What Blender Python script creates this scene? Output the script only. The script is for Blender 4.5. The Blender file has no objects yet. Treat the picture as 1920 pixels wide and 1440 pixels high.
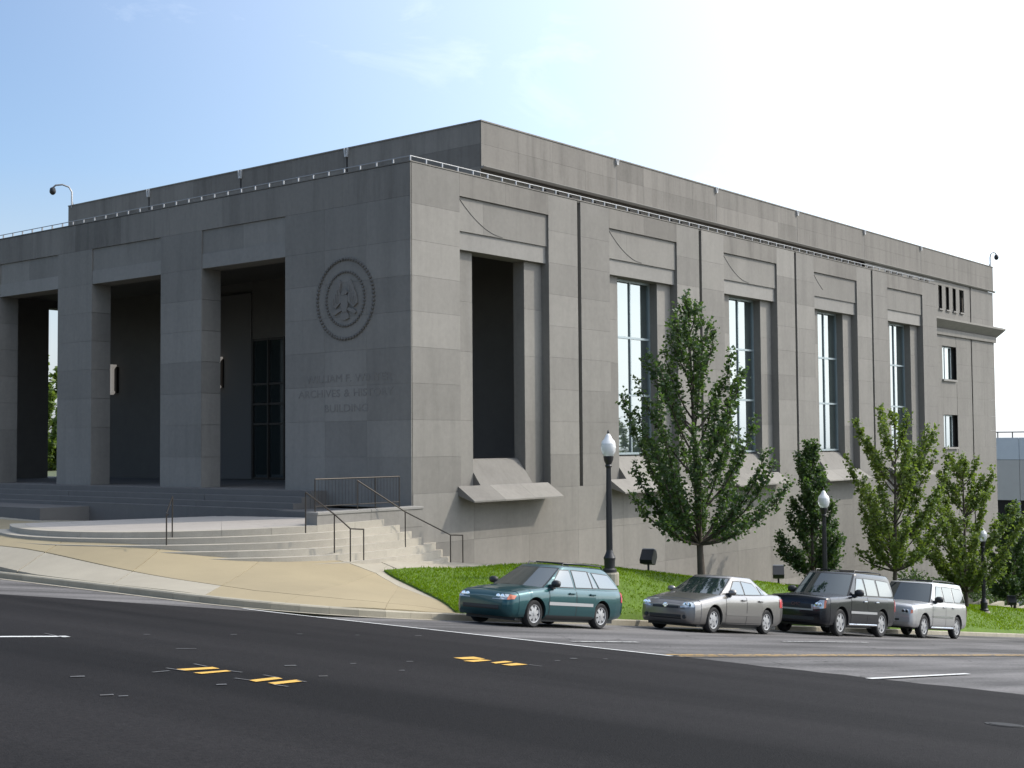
import bpy, bmesh, math, random
import numpy as np
from mathutils import Vector, Matrix
random.seed(7); rng = np.random.default_rng(7)
C = bpy.context.scene.collection
R = math.radians

# ------------------------------------------------------------------ camera (eye at the origin, X along the side facade)
F_PX, YAW, PITCH, ROLL = 2488.0, R(38.828), R(2.605), R(-0.4476)
_f = np.array([math.cos(YAW)*math.cos(PITCH), math.sin(YAW)*math.cos(PITCH), math.sin(PITCH)])
_r0 = np.array([math.sin(YAW), -math.cos(YAW), 0.0]); _u0 = np.cross(_r0, _f)
_r = _r0*math.cos(ROLL)+_u0*math.sin(ROLL); _u = -_r0*math.sin(ROLL)+_u0*math.cos(ROLL)
cam = bpy.data.cameras.new('camera'); camo = bpy.data.objects.new('camera', cam); C.objects.link(camo)
cam.sensor_width = 36.0; cam.lens = 36.0*F_PX/1920.0; cam.clip_start = 0.1; cam.clip_end = 6000
camo.matrix_world = Matrix(((_r[0], _u[0], -_f[0], 0), (_r[1], _u[1], -_f[1], 0), (_r[2], _u[2], -_f[2], 0), (0, 0, 0, 1)))
bpy.context.scene.camera = camo

# ------------------------------------------------------------------ sky and sun
SUN = Vector((1.25, -1.0, 1.42)).normalized()
EL = math.asin(SUN.z); AZ = math.atan2(SUN.x, SUN.y)      # azimuth from +Y towards +X
world = bpy.data.worlds.new('World'); bpy.context.scene.world = world; world.use_nodes = True
wn, wl = world.node_tree.nodes, world.node_tree.links
wn.clear()
w_out = wn.new('ShaderNodeOutputWorld'); w_bg = wn.new('ShaderNodeBackground'); w_bg.inputs['Strength'].default_value = 0.15
sky = wn.new('ShaderNodeTexSky'); sky.sky_type = 'NISHITA'; sky.sun_disc = False
sky.sun_elevation = EL; sky.sun_rotation = AZ; sky.air_density = 1.0; sky.dust_density = 1.4; sky.ozone_density = 2.0
w_tc = wn.new('ShaderNodeTexCoord'); w_mp = wn.new('ShaderNodeMapping'); w_mp.inputs['Rotation'].default_value = (0, 0, R(18)); w_mp.inputs['Scale'].default_value = (1.6, 5.0, 9.0)
w_mp.inputs['Location'].default_value = (1.48, 2.44, 0.92)
w_nz = wn.new('ShaderNodeTexNoise'); w_nz.inputs['Scale'].default_value = 1.5; w_nz.inputs['Detail'].default_value = 9; w_nz.inputs['Roughness'].default_value = 0.62; w_nz.inputs['Distortion'].default_value = 0.7
w_rp = wn.new('ShaderNodeValToRGB'); w_rp.color_ramp.elements[0].position = 0.60; w_rp.color_ramp.elements[1].position = 0.82
w_rp.color_ramp.elements[1].color = (0.2, 0.2, 0.2, 1)
w_mx = wn.new('ShaderNodeMix'); w_mx.data_type = 'RGBA'; w_mx.inputs['B'].default_value = (9.0, 9.2, 9.4, 1)
wl.new(w_tc.outputs['Generated'], w_mp.inputs['Vector']); wl.new(w_mp.outputs['Vector'], w_nz.inputs['Vector'])
wl.new(w_nz.outputs['Fac'], w_rp.inputs['Fac']); wl.new(w_rp.outputs['Color'], w_mx.inputs['Factor'])
w_tint = wn.new('ShaderNodeMix'); w_tint.data_type = 'RGBA'; w_tint.blend_type = 'MULTIPLY'; w_tint.inputs['Factor'].default_value = 1.0; w_tint.inputs['B'].default_value = (0.98, 1.0, 1.03, 1)
wl.new(sky.outputs['Color'], w_tint.inputs['A']); 
# hazy summer air: white glow widening round the sun, and a horizon bleached of its yellow
w_dot = wn.new('ShaderNodeVectorMath'); w_dot.operation = 'DOT_PRODUCT'; w_dot.inputs[1].default_value = SUN
wl.new(w_tc.outputs['Generated'], w_dot.inputs[0])
def wmath(op, a, b, clamp=False):
    q = wn.new('ShaderNodeMath'); q.operation = op; q.use_clamp = clamp
    for i, t in enumerate((a, b)):
        if isinstance(t, (int, float)): q.inputs[i].default_value = t
        else: wl.new(t, q.inputs[i])
    return q.outputs[0]
w_glow = wmath('MULTIPLY', wmath('POWER', wmath('MAXIMUM', w_dot.outputs['Value'], 0.0), 1.6), 11.0)
w_gc = wn.new('ShaderNodeVectorMath'); w_gc.operation = 'SCALE'; w_gc.inputs[0].default_value = (0.98, 1.0, 1.0); wl.new(w_glow, w_gc.inputs['Scale'])
w_bw = wn.new('ShaderNodeRGBToBW'); wl.new(w_tint.outputs['Result'], w_bw.inputs['Color'])
w_hz = wn.new('ShaderNodeVectorMath'); w_hz.operation = 'SCALE'; w_hz.inputs[0].default_value = (0.97, 1.03, 1.10); wl.new(w_bw.outputs['Val'], w_hz.inputs['Scale'])
w_sep = wn.new('ShaderNodeSeparateXYZ'); wl.new(w_tc.outputs['Generated'], w_sep.inputs['Vector'])
w_hf = wmath('SUBTRACT', 1.0, wmath('MULTIPLY', w_sep.outputs['Z'], 5.0), True)
w_hm = wn.new('ShaderNodeMix'); w_hm.data_type = 'RGBA'; wl.new(w_hf, w_hm.inputs['Factor']); wl.new(w_tint.outputs['Result'], w_hm.inputs['A']); wl.new(w_hz.outputs['Vector'], w_hm.inputs['B'])
w_add = wn.new('ShaderNodeVectorMath'); w_add.operation = 'ADD'; wl.new(w_hm.outputs['Result'], w_add.inputs[0]); wl.new(w_gc.outputs['Vector'], w_add.inputs[1])
wl.new(w_add.outputs['Vector'], w_mx.inputs['A']); wl.new(w_mx.outputs['Result'], w_bg.inputs['Color']); wl.new(w_bg.outputs['Background'], w_out.inputs['Surface'])
sl = bpy.data.lights.new('sun', 'SUN'); sl.energy = 2.6; sl.angle = R(0.5); sl.color = (1.0, 0.93, 0.82)
so = bpy.data.objects.new('sun', sl); C.objects.link(so); so.rotation_euler = SUN.to_track_quat('Z', 'Y').to_euler()
so.location = (40, -10, 40)
vs = bpy.context.scene.view_settings
bpy.context.scene.display_settings.display_device = 'sRGB'
vs.view_transform = 'Standard'; vs.look = 'None'; vs.gamma = 1.0; vs.use_curve_mapping = False; vs.exposure = 0.35
bpy.context.scene.cycles.max_bounces = 8

# ------------------------------------------------------------------ mesh helpers
class MB:
    def __init__(s): s.v = []; s.f = []
    def add(s, vs_, fs_):
        n = len(s.v); s.v += [tuple(map(float, p)) for p in vs_]; s.f += [tuple(i+n for i in f) for f in fs_]; return s
    def box(s, x0, x1, y0, y1, z0, z1):
        return s.add([(x0,y0,z0),(x1,y0,z0),(x1,y1,z0),(x0,y1,z0),(x0,y0,z1),(x1,y0,z1),(x1,y1,z1),(x0,y1,z1)],
                     [(0,3,2,1),(4,5,6,7),(0,1,5,4),(1,2,6,5),(2,3,7,6),(3,0,4,7)])
    def bbox(s, x0, x1, y0, y1, z0, z1, b=0.02):      # box with chamfered edges
        bm = bmesh.new(); bmesh.ops.create_cube(bm, size=1.0)
        for v in bm.verts: v.co = ((x0+x1)/2+v.co.x*(x1-x0), (y0+y1)/2+v.co.y*(y1-y0), (z0+z1)/2+v.co.z*(z1-z0))
        bmesh.ops.bevel(bm, geom=bm.edges[:], offset=b, segments=1, affect='EDGES')
        bm.verts.index_update(); s.add([v.co[:] for v in bm.verts], [[v.index for v in f.verts] for f in bm.faces]); bm.free(); return s
    def prism(s, poly, axis, a, b):                    # poly in the two other axes (in xyz order), extruded a..b along axis
        n = len(poly)
        def P(p, t):
            q = list(p); q.insert(axis, t); return q
        return s.add([P(p, a) for p in poly]+[P(p, b) for p in poly],
                     [tuple(range(n))[::-1], tuple(range(n, 2*n))]+[(i, (i+1) % n, (i+1) % n+n, i+n) for i in range(n)])
    def tube(s, path, rad, n=8, cap=True):
        path = [Vector(p) for p in path]; k = len(path)
        rs = rad if hasattr(rad, '__len__') else [rad]*k
        vv = []
        for i, p in enumerate(path):
            d = (path[min(i+1, k-1)]-path[max(i-1, 0)]).normalized()
            a = d.orthogonal() if i == 0 else (a-d*a.dot(d))
            a.normalize(); b = d.cross(a)
            vv += [p+(a*math.cos(2*math.pi*j/n)+b*math.sin(2*math.pi*j/n))*rs[i] for j in range(n)]
        ff = [(i*n+j, i*n+(j+1) % n, (i+1)*n+(j+1) % n, (i+1)*n+j) for i in range(k-1) for j in range(n)]
        if cap: ff += [tuple(range(n))[::-1], tuple(range((k-1)*n, k*n))]
        return s.add(vv, ff)
    def lathe(s, prof, c=(0, 0, 0), n=16, axis=2, cap=True):      # prof: (radius, height)
        vv = []
        for r_, h in prof:
            for j in range(n):
                a = 2*math.pi*j/n; p = [r_*math.cos(a), r_*math.sin(a)]; p.insert(axis, h)
                vv.append((p[0]+c[0], p[1]+c[1], p[2]+c[2]))
        ff = [(i*n+j, i*n+(j+1) % n, (i+1)*n+(j+1) % n, (i+1)*n+j) for i in range(len(prof)-1) for j in range(n)]
        if cap: ff += [tuple(range(n))[::-1], tuple(range((len(prof)-1)*n, len(prof)*n))]
        return s.add(vv, ff)
    def grid(s, P):                                     # P: rows of points
        m = len(P[0]); return s.add([p for row in P for p in row], [(i*m+j, i*m+j+1, (i+1)*m+j+1, (i+1)*m+j) for i in range(len(P)-1) for j in range(m-1)])
    def build(s, name, mt, parent=None, smooth=None, kind=None):
        me = bpy.data.meshes.new(name)
        off = Vector((0, 0, 0)); p = parent
        if parent is not None and parent.get('_world'): off = Vector(parent['_world'])
        me.from_pydata([(x-off.x, y-off.y, z-off.z) for x, y, z in s.v], [], s.f); me.update()
        me.materials.append(mt)
        bm = bmesh.new(); bm.from_mesh(me); bmesh.ops.recalc_face_normals(bm, faces=bm.faces[:]); bm.to_mesh(me); bm.free()
        if smooth is not None:
            for q in me.polygons: q.use_smooth = True
            if smooth < 180: me.set_sharp_from_angle(angle=R(smooth))
        o = bpy.data.objects.new(name, me); C.objects.link(o)
        if parent is not None:
            o.parent = parent
            if parent.get('_world'): o['_world'] = list(off)
        if kind: o['kind'] = kind
        return o
def tag(o, label=None, cat=None, group=None, kind=None):
    for k, v in (('label', label), ('category', cat), ('group', group), ('kind', kind)):
        if v: o[k] = v
    return o
def thing(name, loc, label, cat, group=None):           # Empty at the base; its parts are built in world coordinates
    o = bpy.data.objects.new(name, None); C.objects.link(o); o.location = loc; o['_world'] = list(loc); o.empty_display_size = 0.3
    return tag(o, label, cat, group)
def local_thing(name, label, cat, group=None):          # Empty whose parts are built in its own coordinates
    o = bpy.data.objects.new(name, None); C.objects.link(o); o.empty_display_size = 0.3
    return tag(o, label, cat, group)
def copy_tree(o, parent=None):
    c = o.copy(); C.objects.link(c); c.parent = parent
    for ch in list(o.children): copy_tree(ch, c)
    return c

# ------------------------------------------------------------------ materials
def mat(name, col, rough=0.8, var=0.0, scale=2.0, metal=0.0, bump=0.0, bscale=40.0, spec=0.5, coat=0.0, rand=0.0, island=0.0, detail=6.0, stretch=(1, 1, 1), speck=0.0, speck_scale=120.0):
    m = bpy.data.materials.new(name); m.use_nodes = True; n, l = m.node_tree.nodes, m.node_tree.links
    b = n['Principled BSDF']; b.inputs['Roughness'].default_value = rough; b.inputs['Metallic'].default_value = metal
    b.inputs['Specular IOR Level'].default_value = spec; b.inputs['Coat Weight'].default_value = coat; b.inputs['Coat Roughness'].default_value = 0.06
    b.inputs['Base Color'].default_value = (*col, 1)
    g = n.new('ShaderNodeNewGeometry'); fac = None
    def mth(op, a, c_):
        q = n.new('ShaderNodeMath'); q.operation = op
        for i, t in enumerate((a, c_)):
            if isinstance(t, (int, float)): q.inputs[i].default_value = t
            else: l.new(t, q.inputs[i])
        return q.outputs[0]
    terms = []
    if var:
        mp = n.new('ShaderNodeMapping'); mp.inputs['Scale'].default_value = stretch; l.new(g.outputs['Position'], mp.inputs['Vector'])
        t = n.new('ShaderNodeTexNoise'); t.inputs['Scale'].default_value = scale; t.inputs['Detail'].default_value = detail; t.inputs['Roughness'].default_value = 0.65
        l.new(mp.outputs['Vector'], t.inputs['Vector'])
        terms.append(mth('MULTIPLY', mth('SUBTRACT', t.outputs['Fac'], 0.5), var*2))
    if speck:
        t2 = n.new('ShaderNodeTexNoise'); t2.inputs['Scale'].default_value = speck_scale; t2.inputs['Detail'].default_value = 2
        l.new(g.outputs['Position'], t2.inputs['Vector']); terms.append(mth('MULTIPLY', mth('SUBTRACT', t2.outputs['Fac'], 0.5), speck*2))
    if rand:
        oi = n.new('ShaderNodeObjectInfo'); terms.append(mth('MULTIPLY', mth('SUBTRACT', oi.outputs['Random'], 0.5), rand*2))
    if island: terms.append(mth('MULTIPLY', mth('SUBTRACT', g.outputs['Random Per Island'], 0.5), island*2))
    if terms:
        s = terms[0]
        for t in terms[1:]: s = mth('ADD', s, t)
        s = mth('MAXIMUM', mth('ADD', s, 1.0), 0.05)
        vm = n.new('ShaderNodeVectorMath'); vm.operation = 'SCALE'; vm.inputs[0].default_value = col; l.new(s, vm.inputs['Scale']); l.new(vm.outputs[0], b.inputs['Base Color'])
    if bump:
        t3 = n.new('ShaderNodeTexNoise'); t3.inputs['Scale'].default_value = bscale; t3.inputs['Detail'].default_value = 4; l.new(g.outputs['Position'], t3.inputs['Vector'])
        bp = n.new('ShaderNodeBump'); bp.inputs['Strength'].default_value = bump; bp.inputs['Distance'].default_value = 0.02
        l.new(t3.outputs['Fac'], bp.inputs['Height']); l.new(bp.outputs['Normal'], b.inputs['Normal'])
    return m
def leaf_mat(name, col, tr):
    m = mat(name, col, rough=0.5, var=0.25, scale=1.3, island=0.35, spec=0.4)
    n, l = m.node_tree.nodes, m.node_tree.links; b = n['Principled BSDF']; out = n['Material Output']
    t = n.new('ShaderNodeBsdfTranslucent'); mx = n.new('ShaderNodeMixShader'); mx.inputs[0].default_value = 0.35
    t.inputs['Color'].default_value = (*tr, 1)
    l.new(b.outputs[0], mx.inputs[1]); l.new(t.outputs[0], mx.inputs[2]); l.new(mx.outputs[0], out.inputs['Surface']); return m
M = {}
def stone(name, col, streak=0.16, rand=0.07):
    """Limestone: tone per panel, soft blotches, vertical run-off streaks and grime with a shape of its own."""
    m = mat(name, col, rough=0.85, var=0.17, scale=0.42, bump=0.15, bscale=30, spec=0.25, rand=rand, detail=10, speck=0.10, speck_scale=7)
    n, l = m.node_tree.nodes, m.node_tree.links; b = n['Principled BSDF']
    src = b.inputs['Base Color'].links[0].from_socket
    g = n.new('ShaderNodeNewGeometry'); mp = n.new('ShaderNodeMapping'); mp.inputs['Scale'].default_value = (1.3, 1.3, 0.14); l.new(g.outputs['Position'], mp.inputs['Vector'])
    t = n.new('ShaderNodeTexNoise'); t.inputs['Scale'].default_value = 1.2; t.inputs['Detail'].default_value = 7; t.inputs['Roughness'].default_value = 0.7; l.new(mp.outputs['Vector'], t.inputs['Vector'])
    cr = n.new('ShaderNodeMapRange'); cr.inputs['From Min'].default_value = 0.46; cr.inputs['From Max'].default_value = 0.72; cr.inputs['To Min'].default_value = 1.0; cr.inputs['To Max'].default_value = 1.0-2.4*streak
    l.new(t.outputs['Fac'], cr.inputs['Value'])
    vm = n.new('ShaderNodeVectorMath'); vm.operation = 'SCALE'; l.new(src, vm.inputs[0]); l.new(cr.outputs['Result'], vm.inputs['Scale']); l.new(vm.outputs[0], b.inputs['Base Color']); return m
M['stone'] = stone('limestone', (0.210, 0.198, 0.177), 0.06, 0.12)
M['stone_top'] = stone('limestone_weathered', (0.185, 0.172, 0.152), 0.12, 0.16)
M['stone_pale'] = stone('limestone_pale', (0.236, 0.225, 0.205), 0.03)
M['core'] = mat('wall_core', (0.15, 0.142, 0.13), 0.95)
M['carve'] = mat('carved_stone', (0.168, 0.158, 0.143), 0.95, var=0.15, scale=3)
M['carve_dark'] = mat('carved_stone_grime', (0.115, 0.108, 0.098), 0.95, var=0.25, scale=4)
M['joint'] = mat('joint_dark', (0.022, 0.02, 0.018), 0.9)
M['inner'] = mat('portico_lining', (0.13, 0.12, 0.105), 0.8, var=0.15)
M['bronze'] = mat('bronze', (0.035, 0.03, 0.026), 0.45, metal=0.5)
M['conc'] = mat('concrete', (0.30, 0.27, 0.21), 0.9, var=0.24, scale=0.8, bump=0.12, speck=0.08, speck_scale=30, rand=0.05, detail=8)
M['conc_y'] = mat('concrete_buff', (0.275, 0.225, 0.135), 0.9, var=0.17, scale=0.55, bump=0.12, speck=0.08, speck_scale=30, rand=0.05, detail=8)
M['granite'] = mat('granite_step', (0.33, 0.30, 0.245), 0.8, var=0.18, scale=2.5, bump=0.1, speck=0.14, speck_scale=40, rand=0.06)
M['plaza'] = mat('plaza_granite', (0.33, 0.30, 0.265), 0.8, var=0.15, scale=1.5, speck=0.12, speck_scale=30)
M['terrace'] = mat('terrace_granite_shaded', (0.13, 0.122, 0.113), 0.85, var=0.15, scale=1.5, speck=0.1, speck_scale=30, rand=0.06)  # building's shade put into the colour, darker than the plaza granite
M['kerb'] = mat('kerb_concrete', (0.29, 0.262, 0.20), 0.92, var=0.3, scale=1.6, bump=0.15, speck=0.1, speck_scale=25, rand=0.08)
M['new_asphalt'] = mat('new_asphalt', (0.0115, 0.0105, 0.0105), 0.9, var=0.22, scale=0.35, bump=0.45, bscale=60, speck=0.6, speck_scale=22, stretch=(2.2, 0.35, 1), spec=0.12)
M['old_asphalt'] = mat('old_asphalt', (0.10, 0.095, 0.092), 0.85, var=0.22, scale=0.6, bump=0.4, bscale=50, speck=0.6, speck_scale=20, stretch=(0.35, 1.6, 1), spec=0.2)
def crack(m, scale, width, col, bands=None):
    """hairline cracks, plus tyre-worn bands and oil drips along the lanes"""
    n, l = m.node_tree.nodes, m.node_tree.links; b = n['Principled BSDF']; src = b.inputs['Base Color'].links[0].from_socket; g = n.new('ShaderNodeNewGeometry')
    nz = n.new('ShaderNodeTexNoise'); nz.inputs['Scale'].default_value = 1.7; nz.inputs['Detail'].default_value = 5; l.new(g.outputs['Position'], nz.inputs['Vector'])
    mxv = n.new('ShaderNodeMix'); mxv.data_type = 'VECTOR'; mxv.inputs['Factor'].default_value = 0.25; l.new(g.outputs['Position'], mxv.inputs['A']); l.new(nz.outputs['Color'], mxv.inputs['B'])
    v = n.new('ShaderNodeTexVoronoi'); v.feature = 'DISTANCE_TO_EDGE'; v.inputs['Scale'].default_value = scale; l.new(mxv.outputs['Result'], v.inputs['Vector'])
    r = n.new('ShaderNodeMapRange'); r.inputs['From Min'].default_value = 0.0; r.inputs['From Max'].default_value = width; r.inputs['To Min'].default_value = 1.0; r.inputs['To Max'].default_value = 0.0; l.new(v.outputs['Distance'], r.inputs['Value'])
    nm = n.new('ShaderNodeTexNoise'); nm.inputs['Scale'].default_value = 0.35; l.new(g.outputs['Position'], nm.inputs['Vector'])
    rm = n.new('ShaderNodeMapRange'); rm.inputs['From Min'].default_value = 0.50; rm.inputs['From Max'].default_value = 0.60; l.new(nm.outputs['Fac'], rm.inputs['Value'])
    mu = n.new('ShaderNodeMath'); mu.operation = 'MULTIPLY'; l.new(r.outputs['Result'], mu.inputs[0]); l.new(rm.outputs['Result'], mu.inputs[1])
    mx = n.new('ShaderNodeMix'); mx.data_type = 'RGBA'; l.new(mu.outputs[0], mx.inputs['Factor']); l.new(src, mx.inputs['A']); mx.inputs['B'].default_value = (*col, 1)
    out = mx.outputs['Result']
    if bands:
        mp = n.new('ShaderNodeMapping'); mp.inputs['Scale'].default_value = bands; l.new(g.outputs['Position'], mp.inputs['Vector'])
        t = n.new('ShaderNodeTexNoise'); t.inputs['Scale'].default_value = 1.0; t.inputs['Detail'].default_value = 3; l.new(mp.outputs['Vector'], t.inputs['Vector'])
        q = n.new('ShaderNodeMapRange'); q.inputs['From Min'].default_value = 0.34; q.inputs['From Max'].default_value = 0.66; q.inputs['To Min'].default_value = 0.60; q.inputs['To Max'].default_value = 1.5; l.new(t.outputs['Fac'], q.inputs['Value'])
        sc_ = n.new('ShaderNodeVectorMath'); sc_.operation = 'SCALE'; l.new(out, sc_.inputs[0]); l.new(q.outputs['Result'], sc_.inputs['Scale']); out = sc_.outputs[0]
    l.new(out, b.inputs['Base Color'])
crack(M['old_asphalt'], 0.8, 0.018, (0.03, 0.028, 0.027), (0.05, 0.85, 1))
crack(M['new_asphalt'], 0.12, 0.0012, (0.008, 0.008, 0.008), (0.62, 0.035, 1))
M['earth'] = mat('earth', (0.075, 0.09, 0.04), 0.95, var=0.3, scale=0.3)
M['lawn'] = mat('lawn_soil', (0.07, 0.125, 0.006), 0.95, var=0.4, scale=1.2, speck=0.4, speck_scale=12)
M['grass'] = leaf_mat('grass_blade', (0.095, 0.175, 0.005), (0.23, 0.35, 0.008)); M['grass'].node_tree.nodes['Principled BSDF'].inputs['Specular IOR Level'].default_value = 0.1
def worn(name, col, wear):
    m = mat(name, col, 0.7, var=0.12, scale=3); n, l = m.node_tree.nodes, m.node_tree.links; b = n['Principled BSDF']; src = b.inputs['Base Color'].links[0].from_socket
    g = n.new('ShaderNodeNewGeometry'); t = n.new('ShaderNodeTexNoise'); t.inputs['Scale'].default_value = 9; t.inputs['Detail'].default_value = 8; l.new(g.outputs['Position'], t.inputs['Vector'])
    r = n.new('ShaderNodeMapRange'); r.inputs['From Min'].default_value = wear; r.inputs['From Max'].default_value = wear+0.05; l.new(t.outputs['Fac'], r.inputs['Value'])
    mx = n.new('ShaderNodeMix'); mx.data_type = 'RGBA'; mx.inputs['B'].default_value = (0.07, 0.065, 0.06, 1); l.new(r.outputs['Result'], mx.inputs['Factor']); l.new(src, mx.inputs['A']); l.new(mx.outputs['Result'], b.inputs['Base Color']); return m
M['white'] = worn('road_paint_white', (0.55, 0.55, 0.53), 0.66)
M['white_worn'] = worn('road_paint_white_worn', (0.42, 0.42, 0.40), 0.53)
M['chalk'] = worn('chalk_mark', (0.09, 0.09, 0.09), 0.5)
M['yellow'] = worn('road_paint_yellow', (0.55, 0.32, 0.05), 0.66)
M['yellow_worn'] = worn('road_paint_yellow_worn', (0.36, 0.22, 0.05), 0.53)
M['black'] = mat('black_metal', (0.012, 0.012, 0.013), 0.45, spec=0.5)
M['rail'] = mat('railing_bronze', (0.045, 0.038, 0.032), 0.4, metal=0.6)
M['alu'] = mat('aluminium', (0.28, 0.285, 0.29), 0.5, metal=0.3)
M['white_metal'] = mat('white_metal', (0.7, 0.7, 0.68), 0.4)
def glass(name, col, refl, rough=0.03):
    m = bpy.data.materials.new(name); m.use_nodes = True; n, l = m.node_tree.nodes, m.node_tree.links; b = n['Principled BSDF']
    b.inputs['Base Color'].default_value = (*col, 1); b.inputs['Roughness'].default_value = rough; b.inputs['Specular IOR Level'].default_value = 0.8
    gl = n.new('ShaderNodeBsdfGlossy'); gl.inputs['Roughness'].default_value = rough; gl.inputs['Color'].default_value = (0.86, 0.95, 0.96, 1)
    mx = n.new('ShaderNodeMixShader'); mx.inputs[0].default_value = refl; l.new(b.outputs[0], mx.inputs[1]); l.new(gl.outputs[0], mx.inputs[2]); l.new(mx.outputs[0], n['Material Output'].inputs['Surface']); return m
M['glass'] = glass('window_glass', (0.03, 0.04, 0.04), 0.20)
M['carglass'] = glass('car_glass', (0.014, 0.019, 0.020), 0.13)
M['privacy'] = glass('car_privacy_glass', (0.010, 0.012, 0.013), 0.13)
M['lens'] = glass('headlight_lens', (0.35, 0.37, 0.38), 0.30, 0.12)
M['frame'] = mat('window_frame', (0.30, 0.35, 0.36), 0.4, metal=0.4)
M['sconce'] = mat('sconce_glass', (0.60, 0.55, 0.48), 0.4); M['sconce'].node_tree.nodes['Principled BSDF'].inputs['Emission Color'].default_value = (1.0, 0.93, 0.85, 1); M['sconce'].node_tree.nodes['Principled BSDF'].inputs['Emission Strength'].default_value = 0.16
M['bark'] = mat('bark', (0.075, 0.06, 0.047), 0.95, var=0.3, scale=8, bump=0.5, bscale=30)
M['leaf_a'] = leaf_mat('leaf_dark', (0.036, 0.068, 0.022), (0.11, 0.20, 0.03))
M['leaf_b'] = leaf_mat('leaf_light', (0.078, 0.118, 0.024), (0.23, 0.33, 0.04))
M['leaf_c'] = leaf_mat('leaf_shrub', (0.03, 0.06, 0.02), (0.09, 0.16, 0.03))
M['rubber'] = mat('rubber', (0.014, 0.014, 0.014), 0.85)
M['rim'] = mat('alloy_rim', (0.36, 0.36, 0.36), 0.35, metal=0.3)
M['chrome'] = mat('chrome', (0.75, 0.76, 0.78), 0.12, metal=1.0)
M['trim'] = mat('black_trim', (0.016, 0.017, 0.018), 0.55)
M['amber'] = mat('amber_lens', (0.55, 0.16, 0.08), 0.2, coat=0.5)
M['red'] = mat('red_lens', (0.45, 0.02, 0.03), 0.2, coat=0.5)
def paint(name, col, metal=0.45, rough=0.32, coat=0.7): return mat(name, col, rough, metal=metal, coat=coat, spec=0.4)
M['teal'] = paint('teal_paint', (0.009, 0.060, 0.068), 0.45)
M['silver'] = paint('warm_silver_paint', (0.20, 0.19, 0.178), 0.7, 0.34)
M['navy'] = paint('black_blue_paint', (0.003, 0.004, 0.007), 0.0, 0.25, 0.3)
M['pewter'] = paint('pewter_paint', (0.40, 0.395, 0.385), 0.6, 0.34)
M['lamp_glass'] = mat('lamp_globe', (0.80, 0.81, 0.80), 0.12, spec=0.7)
M['lamp_glass'].node_tree.nodes['Principled BSDF'].inputs['Transmission Weight'].default_value = 0.35
M['pale_metal'] = mat('pale_parapet_hazed', (0.62, 0.66, 0.70), 0.6, var=0.08)  # lightened: distance haze is put into the colour
M['far_stone'] = mat('far_concrete_hazed', (0.55, 0.53, 0.50), 0.8, var=0.08)  # haze over the far building painted in as a lighter tone
M['badge'] = mat('badge', (0.10, 0.05, 0.05), 0.4)
M['seam'] = mat('tar_seam', (0.006, 0.006, 0.006), 0.7)
M['spout'] = mat('spout_metal', (0.45, 0.45, 0.44), 0.5)
M['windshield'] = glass('windshield_glass', (0.012, 0.020, 0.022), 0.06)

# ------------------------------------------------------------------ ground heights (metres, relative to the eye)
def road_z(x, y):
    if x < -40: x = -40
    if x <= 18: z = -1.5-0.0785*x-(0.001346*x*x if x > 0 else 0)
    elif x <= 100: z = -3.35-0.127*(x-18)
    else:
        t = min(x-100, 80); z = -13.764-0.127*t+0.127*t*t/160
    if y > 20: z += 0.008*min(y-20, 30)*max(0, min(1, (24-x)/6))
    return z
def st(x): return -3.35-0.127*(x-18)
_cp = []
for x in (22, 24, 27, 31, 36, 42, 50, 58, 66, 75, 85, 100): _cp.append((x, 19.7, st(x)+0.15))
for x in (31, 36, 42, 50, 58, 66, 75, 85, 100):
    k = 1.0 if x < 55 else 0.86
    _cp += [(x, 21.2, st(x)+1.20*k), (x, 23.5, st(x)+1.40*k), (x, 25.2, st(x)+1.36*k), (x, 27.5, st(x)+1.34*k), (x, 33, st(x)+1.4)]
_cp += [(18, y, -3.2+0.008*(y-21)) for y in (23, 26, 30, 36, 44, 55)]
_cp += [(19, 21.2, -3.30), (20.5, 20, -3.47),
        (30.6, 26.9, -3.6), (20.59, 34.81, -2.40), (20.31, 32.59, -2.42), (20.68, 30.66, -2.45), (21.02, 29.73, -2.50), (21.4, 28.83, -2.60), (21.91, 27.98, -2.74), (22.44, 27.35, -2.85), (23.25, 26.62, -2.94), (24.04, 26.06, -3.0), (25.03, 25.68, -3.12), (26.51, 25.53, -3.3), (27.83, 25.55, -3.43), (25.7, 25.0, -3.43), (28.5, 25.5, -3.53), (24, 45, -2.45), (29, 55, -2.3), (27, 34, -2.75), (24, 22.6, -3.62), (27, 22.3, -3.80), (29, 23.5, -3.62)]
_cp = np.array(_cp); _n = len(_cp)
def _tps(r2): return np.where(r2 > 1e-9, 0.5*r2*np.log(np.maximum(r2, 1e-9)), 0.0)
_d2 = ((_cp[:, None, :2]-_cp[None, :, :2])**2).sum(-1)
_A = np.zeros((_n+3, _n+3)); _A[:_n, :_n] = _tps(_d2)+np.eye(_n)*0.02; _A[:_n, _n] = 1; _A[:_n, _n+1:] = _cp[:, :2]; _A[_n, :_n] = 1; _A[_n+1:, :_n] = _cp[:, :2].T
_w = np.linalg.solve(_A, np.r_[_cp[:, 2], 0, 0, 0])
def near_z(x, y):
    d2 = (_cp[:, 0]-x)**2+(_cp[:, 1]-y)**2
    return float(_tps(d2)@_w[:_n]+_w[_n]+_w[_n+1]*x+_w[_n+2]*y)
def pix(px, py, dz=0.0):                                # photo pixel -> the road surface it shows
    r_ = _f+_r*(px-960)/F_PX-_u*(py-720)/F_PX; lo, hi = 2.0, 200.0
    for _ in range(60):
        m = (lo+hi)/2
        if r_[2]*m > road_z(r_[0]*m, r_[1]*m)+dz: lo = m
        else: hi = m
    return (r_[0]*lo, r_[1]*lo, road_z(r_[0]*lo, r_[1]*lo)+dz)
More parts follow.
